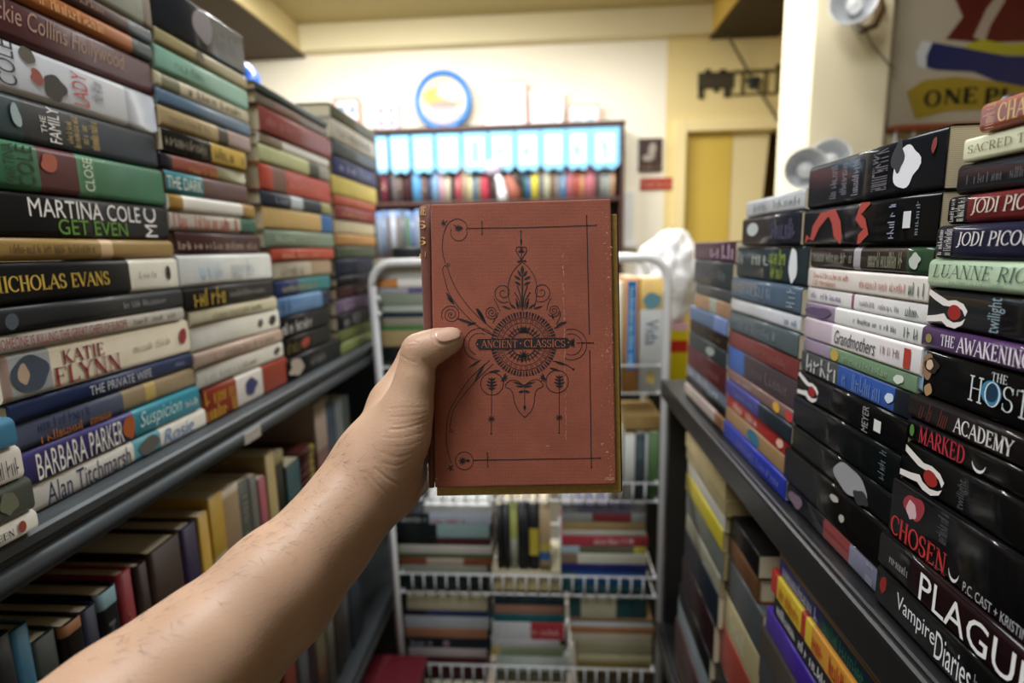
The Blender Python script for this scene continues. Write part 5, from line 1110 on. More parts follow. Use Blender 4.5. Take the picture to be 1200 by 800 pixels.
# ================================================================== the held book
D0 = .365                                     # distance of the front cover from the lens, measured along the lens axis
def cl(px, py, d=D0):                         # photo position on the cover plane, in metres right / up of its middle
    return (px - 611) / FPX * d, -(py - 404) / FPX * d
HB = bpy.data.objects.new('held_book', None); COL.objects.link(HB); HB.empty_display_size = .02
HB.matrix_world = Matrix(((_R.x, _U.x, -_F.x, 0), (_R.y, _U.y, -_F.y, 0), (_R.z, _U.z, -_F.z, 0), (0, 0, 0, 1)))
HB.location = atd(611, 404, D0)
tag(HB, 'old russet cloth-bound book stamped ANCIENT CLASSICS in black, held up in the hand', 'book')
bpy.context.view_layer.update()
def cloth(name, h, rough=.72):
    m = bpy.data.materials.new(name); m.use_nodes = True; nt = m.node_tree; b = nt.nodes['Principled BSDF']
    b.inputs['Roughness'].default_value = rough; b.inputs['Sheen Weight'].default_value = .15; b.inputs['Specular IOR Level'].default_value = .35
    tc = nt.nodes.new('ShaderNodeTexCoord'); c = lin(h)
    n1 = nt.nodes.new('ShaderNodeTexNoise'); n1.inputs['Scale'].default_value = 28; n1.inputs['Detail'].default_value = 6; n1.inputs['Roughness'].default_value = .65
    n2 = nt.nodes.new('ShaderNodeTexNoise'); n2.inputs['Scale'].default_value = 900; n2.inputs['Detail'].default_value = 2
    for n in (n1, n2): nt.links.new(tc.outputs['Object'], n.inputs['Vector'])
    r1 = nt.nodes.new('ShaderNodeMapRange'); r1.inputs[1].default_value = .3; r1.inputs[2].default_value = .7; nt.links.new(n1.outputs['Fac'], r1.inputs[0])
    mx = nt.nodes.new('ShaderNodeMix'); mx.data_type = 'RGBA'
    mx.inputs['A'].default_value = (*[x * .82 for x in c], 1); mx.inputs['B'].default_value = (*[min(1, x * 1.14) for x in c], 1)
    nt.links.new(r1.outputs[0], mx.inputs['Factor'])
    m2 = nt.nodes.new('ShaderNodeMix'); m2.data_type = 'RGBA'; m2.blend_type = 'MULTIPLY'; m2.inputs['Factor'].default_value = .35
    nt.links.new(mx.outputs['Result'], m2.inputs['A']); nt.links.new(n2.outputs['Color'], m2.inputs['B'])
    cr = nt.nodes.new('ShaderNodeValToRGB'); cr.color_ramp.elements[0].position = .35; cr.color_ramp.elements[0].color = (.6, .6, .6, 1); cr.color_ramp.elements[1].position = .65; cr.color_ramp.elements[1].color = (1, 1, 1, 1)
    nt.links.new(n2.outputs['Fac'], cr.inputs[0]); nt.links.new(cr.outputs[0], m2.inputs['B'])
    nt.links.new(m2.outputs['Result'], b.inputs['Base Color'])
    w1 = nt.nodes.new('ShaderNodeTexWave'); w1.inputs['Scale'].default_value = 420; w1.bands_direction = 'X'
    w2 = nt.nodes.new('ShaderNodeTexWave'); w2.inputs['Scale'].default_value = 420; w2.bands_direction = 'Y'
    for n in (w1, w2): nt.links.new(tc.outputs['Object'], n.inputs['Vector'])
    ad = nt.nodes.new('ShaderNodeMath'); ad.operation = 'ADD'; nt.links.new(w1.outputs['Fac'], ad.inputs[0]); nt.links.new(w2.outputs['Fac'], ad.inputs[1])
    bp_ = nt.nodes.new('ShaderNodeBump'); bp_.inputs['Strength'].default_value = .25; bp_.inputs['Distance'].default_value = .0004
    nt.links.new(ad.outputs[0], bp_.inputs['Height']); nt.links.new(bp_.outputs['Normal'], b.inputs['Normal'])
    return m
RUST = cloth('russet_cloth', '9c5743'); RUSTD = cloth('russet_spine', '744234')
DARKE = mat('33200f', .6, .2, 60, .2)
INK = mat('1d1a1f', .55, .1, 200)
TB = .0170                                     # whole thickness
def board(name, corners, z0, z1, m, r=.0012):
    bm = bmesh.new()
    f = [bm.verts.new((x, y, z1)) for x, y in corners]; g = [bm.verts.new((x, y, z0)) for x, y in corners]
    n = len(corners); bm.faces.new(f); bm.faces.new(g[::-1])
    for k in range(n): bm.faces.new((f[k], g[k], g[(k + 1) % n], f[(k + 1) % n]))
    bmesh.ops.recalc_face_normals(bm, faces=bm.faces)
    bmesh.ops.bevel(bm, geom=bm.edges[:], offset=r, segments=3, affect='EDGES', profile=.55)
    return bmobj(name, bm, m, HB)
fc = [cl(509.5, 571.5), cl(722.3, 567.5), cl(716, 232.5), cl(504.5, 239)]
board('front_cover', fc, -.0030, 0, RUST)
# cocked binding: pages and back board sit a little lower and further right than the front board
sx, sy = .0036, -.0036
pg = [(fc[0][0] + .001, fc[0][1] - .0062), (fc[1][0] + .0040, fc[1][1] - .0062), (fc[2][0] + .0046, fc[2][1] - .0095), (fc[3][0] + .001, fc[3][1] - .0095)]
PGO = mat('97783a', .45, .35, 500, .2, .3)
board('page_block', pg, -TB + .0032, -.0032, PGO, .0004)
bcv = [(fc[0][0] + .001, fc[0][1] - .0088), (fc[1][0] + .0070, fc[1][1] - .0088), (fc[2][0] + .0076, fc[2][1] - .0135), (fc[3][0] + .001, fc[3][1] - .0115)]
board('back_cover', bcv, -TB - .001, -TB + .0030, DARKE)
# rounded spine with a joint groove
bm = bmesh.new(); ns = 12; rings = []
for (xj, yj), (xo, yo) in ((fc[3], cl(489.2, 241.5)), (fc[0], cl(501.5, 573))):
    wv = xj - xo; ring = []
    for k in range(ns + 1):
        t = k / ns; a = math.pi * t
        x = xj - .0012 - (wv - .001) * (math.sin(a) ** .55); z = -TB / 2 - .0003 + (TB / 2 + .0002) * math.cos(a)
        ring.append((x, yj + (yo - yj) * math.sin(a), z))
    ring = [(xj - .0002, yj, -.0014)] + ring + [(xj + .002, yj, -TB + .001)]
    rings.append(ring)
ys = 10; grid = []
for i in range(ys + 1):
    t = i / ys
    grid.append([bm.verts.new(tuple(rings[0][k][c] * (1 - t) + rings[1][k][c] * t for c in range(3))) for k in range(len(rings[0]))])
for i in range(ys):
    for k in range(len(rings[0]) - 1):
        f = bm.faces.new((grid[i][k], grid[i + 1][k], grid[i + 1][k + 1], grid[i][k + 1])); f.smooth = True
bmesh.ops.recalc_face_normals(bm, faces=bm.faces)
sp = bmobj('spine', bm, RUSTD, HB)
sm = sp.modifiers.new('thick', 'SOLIDIFY'); sm.thickness = .0012; sm.offset = -1
GOLD = mat('d8b47c', .4, .15, 300, 0, .2)
spx = cl(496, 300)[0]
for (py, hgt, txt) in ((247, 10, 'ME'), (263, 9, 'S'), (282, 9, 'S'), (298, 6, '.')):
    xa_, ya_ = cl(489.8, py + hgt / 2); xb_, yb2 = cl(499.5, py - hgt / 2)
    V, Fc = fit(serif_mesh(txt, 1.1), xa_, xb_, ya_, yb2)
    # wrap onto the rounded spine
    def onsp(a, b):
        xj = fc[3][0] + (fc[0][0] - fc[3][0]) * ((fc[3][1] - b) / (fc[3][1] - fc[0][1]))
        wv = xj - (cl(489.2, 241.5)[0] + (cl(501.5, 573)[0] - cl(489.2, 241.5)[0]) * ((fc[3][1] - b) / (fc[3][1] - fc[0][1])))
        q = min(1, max(0, (xj - .0012 - a) / (wv - .001))); s_ = q ** (1 / .55)
        return (a - .0003, b, -TB / 2 + (TB / 2) * math.sqrt(max(0, 1 - s_ * s_)) + .0006)
    flat_part('spine_lettering', (V, Fc), GOLD, HB, place=onsp)
# ---- stamped ornament (drawn in photo positions on the cover plane)
OV, OF = [], []
def C1(x, y): return (x / 4.446 + 480, y / 4.446 + 220)
def C2(x, y): return (x / 4.21 + 480, y / 4.21 + 400)
def C3(x, y): return (x / 6.667 + 520, y / 6.667 + 300)
def C4(x, y): return (x / 7.5 + 540, y / 7.5 + 380)
def smooth(pts, k=8):
    out = []
    n = len(pts)
    for i in range(n - 1):
        p0, p1, p2, p3 = pts[max(i - 1, 0)], pts[i], pts[i + 1], pts[min(i + 2, n - 1)]
        for j in range(k):
            t = j / k
            out.append(tuple(.5 * (2 * p1[c] + (p2[c] - p0[c]) * t + (2 * p0[c] - 5 * p1[c] + 4 * p2[c] - p3[c]) * t * t + (3 * p1[c] - p0[c] - 3 * p2[c] + p3[c]) * t ** 3) for c in (0, 1)))
    return out + [pts[-1]]
def stroke(pts, w=.55, f=None, sm_=True, ends=(1, 1)):
    P = [f(*p) for p in pts] if f else list(pts)
    if sm_ and len(P) > 2: P = smooth(P)
    n = len(P)
    w *= 1.4
    ww = [w * (ends[0] + (ends[1] - ends[0]) * i / (n - 1)) / FPX * D0 for i in range(n)]
    ribbon(OV, OF, [cl(*p) for p in P], ww)
def leaf(a, b, w, f=None):
    a, b = (f(*a), f(*b)) if f else (a, b); n = 8
    P = [(a[0] + (b[0] - a[0]) * i / n, a[1] + (b[1] - a[1]) * i / n) for i in range(n + 1)]
    ribbon(OV, OF, [cl(*p) for p in P], [max(.05, w * math.sin(math.pi * min(1, (i + .3) / n)) ** .8) / FPX * D0 for i in range(n + 1)])
def dot(x, y, r, ry=None):
    i = len(OV); n = 12
    for k in range(n): OV.append(cl(x + r * math.cos(2 * math.pi * k / n), y + (ry or r) * math.sin(2 * math.pi * k / n)))
    OF.append(tuple(range(i + n - 1, i - 1, -1)))
def circ(cx, cy, r, w=.55, a0=0, a1=360, ry=None):
    n = 36
    stroke([(cx + r * math.cos(math.radians(a0 + (a1 - a0) * i / n)), cy + (ry or r) * math.sin(math.radians(a0 + (a1 - a0) * i / n))) for i in range(n + 1)], w, None, False)
def spiral(cx, cy, r0, r1, a0, turns, w=.55):
    n = int(40 * abs(turns))
    stroke([(cx + (r0 + (r1 - r0) * i / n) * math.cos(math.radians(a0) + 2 * math.pi * turns * i / n), cy + (r0 + (r1 - r0) * i / n) * math.sin(math.radians(a0) + 2 * math.pi * turns * i / n)) for i in range(n + 1)], w, None, False)
def cluster(cx, cy, r, n=7, w=1.5, a0=0, a1=360):
    for k in range(n):
        a = math.radians(a0 + (a1 - a0) * k / max(1, n - 1 if a1 - a0 < 360 else n))
        leaf((cx, cy), (cx + r * math.cos(a), cy + r * math.sin(a)), w)
# frame rules
stroke([(548, 267.6), (622, 266.5), (698, 264)], .75, None, False); stroke([(687.4, 253), (690.6, 392)], .8, None, False); stroke([(691, 410), (693, 547)], .8, None, False)
stroke([(555, 539), (703, 536.6)], .75, None, False)
stroke([(564.8, 260), (565, 274)], .7, None, False); stroke([(571.2, 531), (571.6, 546.5)], .7, None, False)
for x, y in ((687.4, 253), (698.5, 263.8), (693, 547.5), (703.5, 536.5), (564.8, 260), (565, 274), (564.9, 267.3), (571.2, 531), (571.6, 546.5), (571.4, 538.6), (573.5, 267.2), (579.5, 538.5)): dot(x, y, .95)
# upper left scroll
stroke([(300, 215), (292, 183), (252, 162), (207, 180), (181, 228), (171, 290), (174, 345), (186, 393)], .6, C1)
circ(537.6, 272.4, 9.6, .55, -30, 205); cluster(537, 267.4, 4.6, 8, 1.7); dot(540.5, 267.3, 1.8); leaf((536, 266), (531, 263), 1.2)
cluster(520.5, 261, 4.2, 5, 1.5, 60, 250); leaf((520, 262), (525, 258), 1.2)
stroke([(178, 408), (172, 430), (182, 470), (202, 540), (240, 602), (300, 670), (368, 730), (440, 772)], .6, C1)
stroke([(178, 405), (196, 412), (210, 455), (250, 540), (310, 622), (380, 692), (442, 742)], .6, C1)
spiral(525.4, 310.6, 2.6, .4, 180, 1.2, .5)
leaf(C1(190, 545), C1(236, 612), 3.0); leaf(C1(196, 570), C1(232, 605), 2.6)
spiral(C1(216, 660)[0], C1(216, 660)[1], 11.5, 1.0, 150, 2.6, .55); dot(*C1(216, 662), 1)
leaf(C1(345, 628), C1(402, 708), 3.6); leaf(C1(245, 680), C1(345, 712), 3.2); leaf(C1(300, 716), C1(350, 700), 2.6)
# arcs around the ends of the title bar
circ(562, 403, 18.5, .55, 95, 330); circ(562, 403, 12.8, .5, 110, 300)
circ(669.5, 403.4, 18.0, .55, -110, 115); circ(669.5, 403.4, 12.4, .5, -115, 120)
cluster(672.5, 401.6, 6, 7, 1.8, 90, 270); stroke([(676, 401.6), (695, 401.6)], .7, None, False); dot(683, 401.6, 1.5, 1); dot(690.5, 401.6, 1.3, .9); dot(695, 401.6, .9)
leaf(C3(880, 545), C3(965, 510), 3.4); leaf(C3(860, 565), C3(905, 548), 1.8)
# medallion: toothed ring, inner rings and petals
MC = (613.6, 403)
for k in range(64):
    a = 2 * math.pi * k / 64
    if abs(math.sin(a)) < .15: continue
    c, s_ = math.cos(a), math.sin(a)
    stroke([(MC[0] + 32.6 * c, MC[1] + 32.0 * s_), (MC[0] + 38.6 * c, MC[1] + 37.8 * s_)], 2.0 if k % 2 else 1.2, None, False, (.6, 1.1))
circ(MC[0], MC[1], 31.4, .6, 0, 360, 30.8); circ(MC[0], MC[1], 25.5, .45, 0, 360, 25); 
for k in range(28):
    a = 2 * math.pi * (k + .5) / 28
    if abs(math.sin(a)) < .25: continue
    leaf((MC[0] + 13 * math.cos(a), MC[1] + 12.5 * math.sin(a)), (MC[0] + 24.5 * math.cos(a), MC[1] + 23.5 * math.sin(a)), 1.5)
    circ(MC[0] + 28.4 * math.cos(a), MC[1] + 27.8 * math.sin(a), 1.5, .35)
circ(MC[0], MC[1], 19, .5, 200, 340); circ(MC[0], MC[1], 19, .5, 20, 160); circ(MC[0], MC[1], 14.5, .7)
cluster(613.6, 389.5, 7.5, 11, 1.4, 180, 360); cluster(613.4, 417, 7.5, 11, 1.4, 0, 360); dot(613.8, 387, 1.6); leaf((613.5, 412), (613.5, 420), 2)
# palmette in its pointed arch
stroke([(612, 48), (560, 95), (516, 170), (502, 250), (508, 330), (535, 405)], .6, C3); stroke([(618, 48), (668, 95), (712, 170), (728, 250), (722, 330), (705, 405)], .6, C3)
leaf(C3(614, 140), C3(614, 72), 4.2)
for i, (a, b) in enumerate((((604, 160), (578, 108)), ((600, 185), (548, 152)), ((602, 225), (552, 198)))):
    leaf(C3(*a), C3(*b), 2.9); leaf(C3(1228 - a[0], a[1]), C3(1230 - b[0], b[1] + 4), 2.9)
stroke([(614, 140), (614, 420)], 1.3, C3, False)
for dx, y0, y1, bx_ in ((8, 400, 230, 40), (20, 410, 280, 62), (32, 415, 330, 50)):
    stroke([(614 - dx, y0), (614 - dx - 6, (y0 + y1) / 2), (614 - bx_, y1)], .9, C3); stroke([(614 + dx, y0), (614 + dx + 6, (y0 + y1) / 2), (614 + bx_, y1)], .9, C3)
for sx_ in (-1, 1):
    leaf(C3(614 + sx_ * 34, 408), C3(614 + sx_ * 46, 340), 3.0); leaf(C3(614 + sx_ * 50, 410), C3(614 + sx_ * 100, 372), 2.6); leaf(C3(614 + sx_ * 90, 412), C3(614 + sx_ * 160, 390), 2.4)
spiral(*C3(466, 286), 11.9, 1.6, 60, 1.75, .6); spiral(*C3(762, 280), 11.9, 1.6, 120, -1.75, .6)
stroke([(392, 330), (420, 385), (440, 430)], .6, C3); stroke([(838, 325), (812, 380), (806, 425)], .6, C3)
spiral(*C3(374, 440), 8.0, .8, 30, 2.3, .6); spiral(*C3(860, 426), 7.6, .8, 150, -2.3, .6); leaf(C3(845, 450), C3(856, 498), 2.4)
leaf(C3(262, 408), C3(322, 512), 4.0); stroke([(425, 440), (400, 490), (385, 520)], .6, C3); stroke([(912, 430), (905, 480), (880, 530)], .6, C3)
# finial
stroke([(610.4, 270.8), (611, 306)], .7, None, False); dot(610.4, 271, 1); leaf((610.7, 279), (610.8, 287), 2.4); stroke([(605, 294.5), (605.5, 290), (609.5, 289.5), (611, 293.5), (612.5, 289.5), (616.4, 290), (617, 294.5), (613.5, 300), (611, 304.5), (608.2, 300), (605, 294.5)], .8); cluster(611, 296, 5, 5, 1.5, 200, 340); stroke([(606, 306.5), (611.5, 305.6), (617, 306.5)], .9); stroke([(606.5, 308), (616, 304.5)], .6, None, False)
# lower half: circles with palms, pendants and the shield drop
for cx, cy, px_, y1 in ((576.6, 449.4, 575.8, 508), (652.8, 446.8, 655.2, 507)):
    circ(cx, cy, 13.2, .6); dot(px_, y1, 1.1); stroke([(px_ + .3, cy + 8), (px_, y1)], .6, None, False); cluster(px_, 490.6 if cx < 600 else 489, 5, 8, 1.1)
    for k in range(4):
        yy = cy - 6 + 3.6 * k; wv = 4.2 + (k % 3) * 1.2
        leaf((px_ + .4, yy + 2), (px_ - wv, yy - .6), 2); leaf((px_ + .4, yy + 2), (px_ + wv + .6, yy - .6), 2)
    leaf((px_ + .4, cy - 8), (px_ + .3, cy + 11), 3)
stroke([(614, 452), (606, 446), (598, 445.6), (592, 452), (598, 456), (601, 461), (603, 471), (607.5, 481), (615, 489)], .65)
stroke([(614.5, 452), (622, 446), (631, 445), (636.5, 451.5), (630, 456), (627.2, 461), (626, 471), (622.5, 481), (615, 489)], .65)
stroke([(614.6, 450), (614.9, 482)], .6, None, False); dot(614.9, 477, 1.7, 2.4)
for sx_ in (-1, 1):
    leaf((614, 451), (614 + sx_ * 14, 447), 2.2); leaf((614, 453), (614 + sx_ * 10, 452), 2.2); leaf((614.3, 458), (614.3 + sx_ * 7, 459.5), 3.0)
cluster(638, 442, 6, 6, 1.6, 60, 240); cluster(590, 442, 6, 6, 1.6, -60, 120); leaf((644, 431), (656, 434.5), 3); leaf((586, 434), (572, 436), 3)
stroke([(648, 423), (660, 425.5), (672, 432.6)], .7); dot(672, 432.6, 1.3); leaf((650, 423), (662, 428), 2.6)
# lower left scroll
stroke([(396, 92), (300, 180), (232, 280), (192, 360), (182, 440), (184, 520), (206, 600)], .6, C2); stroke([(412, 110), (330, 190), (262, 270), (216, 340), (198, 425)], .6, C2)
leaf(C2(370, 110), C2(318, 200), 3.2); leaf(C2(352, 90), C2(290, 130), 2.4); spiral(*C2(205, 440), 2.6, .5, 0, 1.3, .5)
circ(*C2(270, 588), 10.4, .6); cluster(*C2(262, 588), 5.2, 8, 1.7); dot(*C2(288, 587), 2.4, 1.8); cluster(*C2(204, 624), 4.6, 5, 1.7, 40, 300); stroke([(312, 587), (330, 586)], .7, C2, False)
i0 = len(OV)
orn = flat_part('stamped_ornament', ([], []), INK, HB)
bpy.data.meshes.remove(orn.data); 
me = bpy.data.meshes.new('stamped_ornament'); me.from_pydata([(a, b, .00014) for a, b in OV], [], OF)
orn = link('stamped_ornament', me, INK, HB)
def onc(z): return lambda a, b: (a, b, z)
bar = [cl(*C4(*p)) for p in ((128, 172), (148, 128), (935, 116), (968, 158), (945, 208), (160, 222))]
flat_part('title_bar', (bar, [tuple(range(len(bar)))[::-1]]), INK, HB, place=onc(.0002))
LET = mat('b0674c', .6, .1, 200)
for ch, a, b in (('ANCIENT', 176, 496), ('CLASSICS', 556, 918)):
    p0 = cl(*C4(a, 206 - (a - 176) * .012)); p1 = cl(*C4(b, 138 - (a - 176) * .012))
    flat_part('title_lettering', fit(serif_mesh(ch, .8), p0[0], p1[0], p0[1], p1[1]), LET, HB, place=onc(.0003))
for a, b in ((526, 166), (146, 174), (946, 158)):
    V, Fc = blob(*cl(*C4(a, b)), .0005, .0005, 8); flat_part('title_dot', (V, Fc), LET, HB, place=onc(.0003))
# rubbed and scratched places
SV, SF = [], []
rr = random.Random(11)
for k in range(70):
    y = 296 + k * 3.2 + rr.uniform(-1, 1)
    if rr.random() < .25: continue
    x = 659.6 + (y - 296) * .018 + rr.uniform(-.7, .7); n = 6
    wv = rr.uniform(.25, .9) * (1.6 if 300 < y < 318 else 1)
    ribbon(SV, SF, [cl(x + rr.uniform(-.3, .3), y + i * .8) for i in range(n)], [wv * math.sin(math.pi * (i + .5) / n) / FPX * D0 for i in range(n)])
for k in range(230):
    y = rr.uniform(238, 566); e = abs(rr.gauss(0, 5.5)); x = 716.3 + (y - 233) * .0185 - 1 - e
    if k > 170: x = rr.uniform(510, 712)
    r = rr.uniform(.25, .85) * (1.5 if (k % 9 == 0 and k < 170) else .8) * (.6 if k > 170 else 1)
    V, Fc = blob(0, 0, r * rr.uniform(.5, 1.4), r, 7, .4, k); o_ = len(SV)
    SV += [cl(x + a, y + b) for a, b in V]; SF.append(tuple(range(len(SV) - 1, o_ - 1, -1)))
for x, y, w_, h_ in ((640.5, 522.5, 5, 1.2), (712, 562, 5, 4), (718, 560, 3, 3), (712, 410, 2.5, 4), (706, 520, 3, 3), (512, 561, 3, 1.5)):
    for q in range(5):
        V, Fc = blob(0, 0, w_ * .28, h_ * .3, 8, .4, q + int(x)); o_ = len(SV); dx, dy = rr.uniform(-.5, .5) * w_, rr.uniform(-.5, .5) * h_
        SV += [cl(x + dx + a, y + dy + b) for a, b in V]; SF.append(tuple(range(len(SV) - 1, o_ - 1, -1)))
flat_part('scuff_marks', (SV, SF), mat('c08a6c', .8, .15, 300), HB, place=onc(.00010))

# ================================================================== the hand and forearm: one continuous surface grown from a distance field
def cp(px, py, d):                             # camera-space metres (right, up, depth)
    return np.array([(px - 600) / FPX * d, -(py - 400) / FPX * d, d], np.float32)
def rpx(r): return r
body, fingers = [], []
def chain(dst, pts, k=.010):
    for a, b in zip(pts[:-1], pts[1:]): dst.append((cp(*a[:3]), cp(*b[:3]), a[3], b[3], k))
# forearm (two strands side by side give the flat oval of the wrist)
EL = (-40, 985, .225, .038)
chain(body, [EL, (150, 838, .268, .0345), (236, 765, .287, .0300), (322, 680, .312, .0262), (386, 612, .335, .0215), (420, 572, .350, .0215)], .016)
chain(body, [(160, 860, .285, .035), (248, 782, .300, .0300), (336, 700, .325, .0250), (392, 636, .345, .0200), (430, 590, .357, .0178)], .016)
for a_, b_, r0_, r1_ in (((-.228, -.203, .225), (-.245, -.255, .10), .043, .047), ((-.245, -.255, .10), (-.24, -.27, -.10), .047, .052)): body.append((np.array(a_, np.float32), np.array(b_, np.float32), r0_, r1_, .016))
# wrist to palm
chain(body, [(420, 572, .350, .0240), (442, 535, .358, .0230), (462, 500, .364, .0190)], .014)
chain(body, [(430, 590, .357, .0178), (456, 568, .366, .0175), (474, 548, .378, .0150)], .012)
chain(body, [(456, 568, .366, .0175), (484, 564, .3985, .0125)], .010)
# thumb: base, ball, knuckle, tip
chain(body, [(446, 548, .352, .0195), (468, 512, .352, .0165), (479, 476, .353, .0145)], .012)
chain(body, [(479, 476, .353, .0135), (486, 445, .3525, .0112), (490.5, 411, .3515, .0106)], .008)
chain(body, [(490.5, 411, .3515, .0102), (508, 406, .3520, .0103), (526.5, 398.5, .3548, .0093)], .005)
# metacarpals behind the spine
for pts in ([(430, 545, .365, .018), (458, 472, .385, .0135), (487, 416, .399, .0108)], [(440, 555, .370, .017), (462, 500, .392, .014), (482, 452, .403, .0110)],
            [(446, 565, .372, .016), (462, 530, .394, .014), (478, 492, .403, .0108)], [(452, 575, .374, .015), (464, 556, .392, .013), (476, 528, .401, .0100)]):
    chain(body, pts, .010)
FB = D0 + TB + .0014
for pts in ([(487, 416, .399, .0105), (548, 392, .4005, .0092), (592, 385, FB + .0092, .0082), (622, 386, FB + .0078, .0072)],
            [(482, 452, .403, .0108), (552, 437, .4025, .0094), (602, 433, FB + .0094, .0084), (638, 435, FB + .0078, .0074)],
            [(478, 492, .403, .0105), (545, 482, .4020, .0090), (594, 480, FB + .0090, .0080), (628, 482, FB + .0075, .0071)],
            [(476, 528, .401, .0098), (532, 524, .4000, .0080), (570, 524, FB + .0080, .0070), (597, 526, FB + .0066, .0062)]):
    g = []; chain(g, pts, .004); fingers.append(g)
VX = .0019
allp = [q for s_ in body + [x for g in fingers for x in g] for q in (s_[0] - max(s_[2:4]), s_[0] + max(s_[2:4]), s_[1] - max(s_[2:4]), s_[1] + max(s_[2:4]))]
lo = np.min(allp, 0) - .006; hi = np.max(allp, 0) + .006
dim = np.ceil((hi - lo) / VX).astype(int) + 1
Xs = [lo[i] + VX * np.arange(dim[i], dtype=np.float32) for i in range(3)]
FAR = .03
def field(segs):
    D = np.full(dim, FAR, np.float32)
    for a, b, ra, rb, k in segs:
        m = max(ra, rb) + .028
        l = np.minimum(a, b) - m; h = np.maximum(a, b) + m
        s = [slice(max(0, int((l[i] - lo[i]) / VX)), min(dim[i], int((h[i] - lo[i]) / VX) + 2)) for i in range(3)]
        gx, gy, gz = np.meshgrid(Xs[0][s[0]], Xs[1][s[1]], Xs[2][s[2]], indexing='ij', sparse=True)
        d = b - a; L2 = float(d @ d)
        t = np.clip(((gx - a[0]) * d[0] + (gy - a[1]) * d[1] + (gz - a[2]) * d[2]) / L2, 0, 1)
        q = np.sqrt((gx - a[0] - t * d[0]) ** 2 + (gy - a[1] - t * d[1]) ** 2 + (gz - a[2] - t * d[2]) ** 2) - (ra + (rb - ra) * t)
        cur = D[s[0], s[1], s[2]]
        h_ = np.maximum(k - np.abs(cur - q), 0) / k
        D[s[0], s[1], s[2]] = np.minimum(cur, q) - h_ * h_ * k * .25
    return D
D = field(body)
Fm = None
for g in fingers:
    q = field(g); Fm = q if Fm is None else np.minimum(Fm, q)
k = .006; h_ = np.maximum(k - np.abs(D - Fm), 0) / k
D = np.minimum(D, Fm) - h_ * h_ * k * .25
# surface nets
sg = D < 0
cells = None
nx, ny, nz = [d - 1 for d in dim]
acc = np.zeros((nx, ny, nz, 3), np.float32); cnt = np.zeros((nx, ny, nz), np.float32)
cor = [(i, j, l) for i in (0, 1) for j in (0, 1) for l in (0, 1)]
sl = lambda c: (slice(c[0], c[0] + nx), slice(c[1], c[1] + ny), slice(c[2], c[2] + nz))
for c0 in cor:
    for ax in range(3):
        if c0[ax]: continue
        c1 = list(c0); c1[ax] = 1
        A, Bv = D[sl(c0)], D[sl(c1)]
        cr = (A < 0) != (Bv < 0)
        t = np.where(cr, A / np.where(cr, A - Bv, 1), 0)
        for i in range(3):
            acc[..., i] += np.where(cr, c0[i] + (t if i == ax else 0), 0)
        cnt += cr
act = cnt > 0
idx = -np.ones(act.shape, np.int64); idx[act] = np.arange(act.sum())
ii = np.argwhere(act)
P3 = lo + VX * (ii + acc[act] / cnt[act][:, None])
quads = []
for ax in range(3):
    u, v = [a for a in range(3) if a != ax]
    s0 = [slice(1, -1)] * 3; s0[ax] = slice(0, -1)
    A = sg[tuple(s0)]; s1 = list(s0); s1[ax] = slice(1, None); Bs = sg[tuple(s1)]
    for cond, flip in ((A & ~Bs, False), (~A & Bs, True)):
        e = np.argwhere(cond)
        if not len(e): continue
        off = np.ones(3, int); off[ax] = 0; e = e + off
        def cell(du, dv):
            c = e.copy(); c[:, u] -= du; c[:, v] -= dv
            return idx[c[:, 0], c[:, 1], c[:, 2]]
        q = np.stack([cell(1, 1), cell(0, 1), cell(0, 0), cell(1, 0)], 1)
        if flip != (ax == 1): q = q[:, ::-1]
        quads.append(q)
quads = np.concatenate(quads)
# to world: camera-space axes right, up, depth
Mx = np.array([[_R.x, _U.x, _F.x], [_R.y, _U.y, _F.y], [_R.z, _U.z, _F.z]])
me = bpy.data.meshes.new('person')
me.from_pydata([tuple(q) for q in P3.tolist()], [], [tuple(q) for q in quads.tolist()])
bm = bmesh.new(); bm.from_mesh(me)
bmesh.ops.recalc_face_normals(bm, faces=bm.faces)
for _ in range(5): bmesh.ops.smooth_vert(bm, verts=bm.verts, factor=.5, use_axis_x=True, use_axis_y=True, use_axis_z=True)
bm.to_mesh(me); bm.free()
tmp = bpy.data.objects.new('tmp', me); COL.objects.link(tmp)
tmp.modifiers.new('s', 'SUBSURF').levels = 1
bpy.context.view_layer.update()
me2 = bpy.data.meshes.new_from_object(tmp.evaluated_get(bpy.context.evaluated_depsgraph_get()))
bpy.data.objects.remove(tmp)
n = len(me2.vertices)
co = np.empty(n * 3, np.float32); me2.vertices.foreach_get('co', co); co = co.reshape(-1, 3)
no = np.empty(n * 3, np.float32); me2.vertices.foreach_get('normal', no); no = no.reshape(-1, 3)
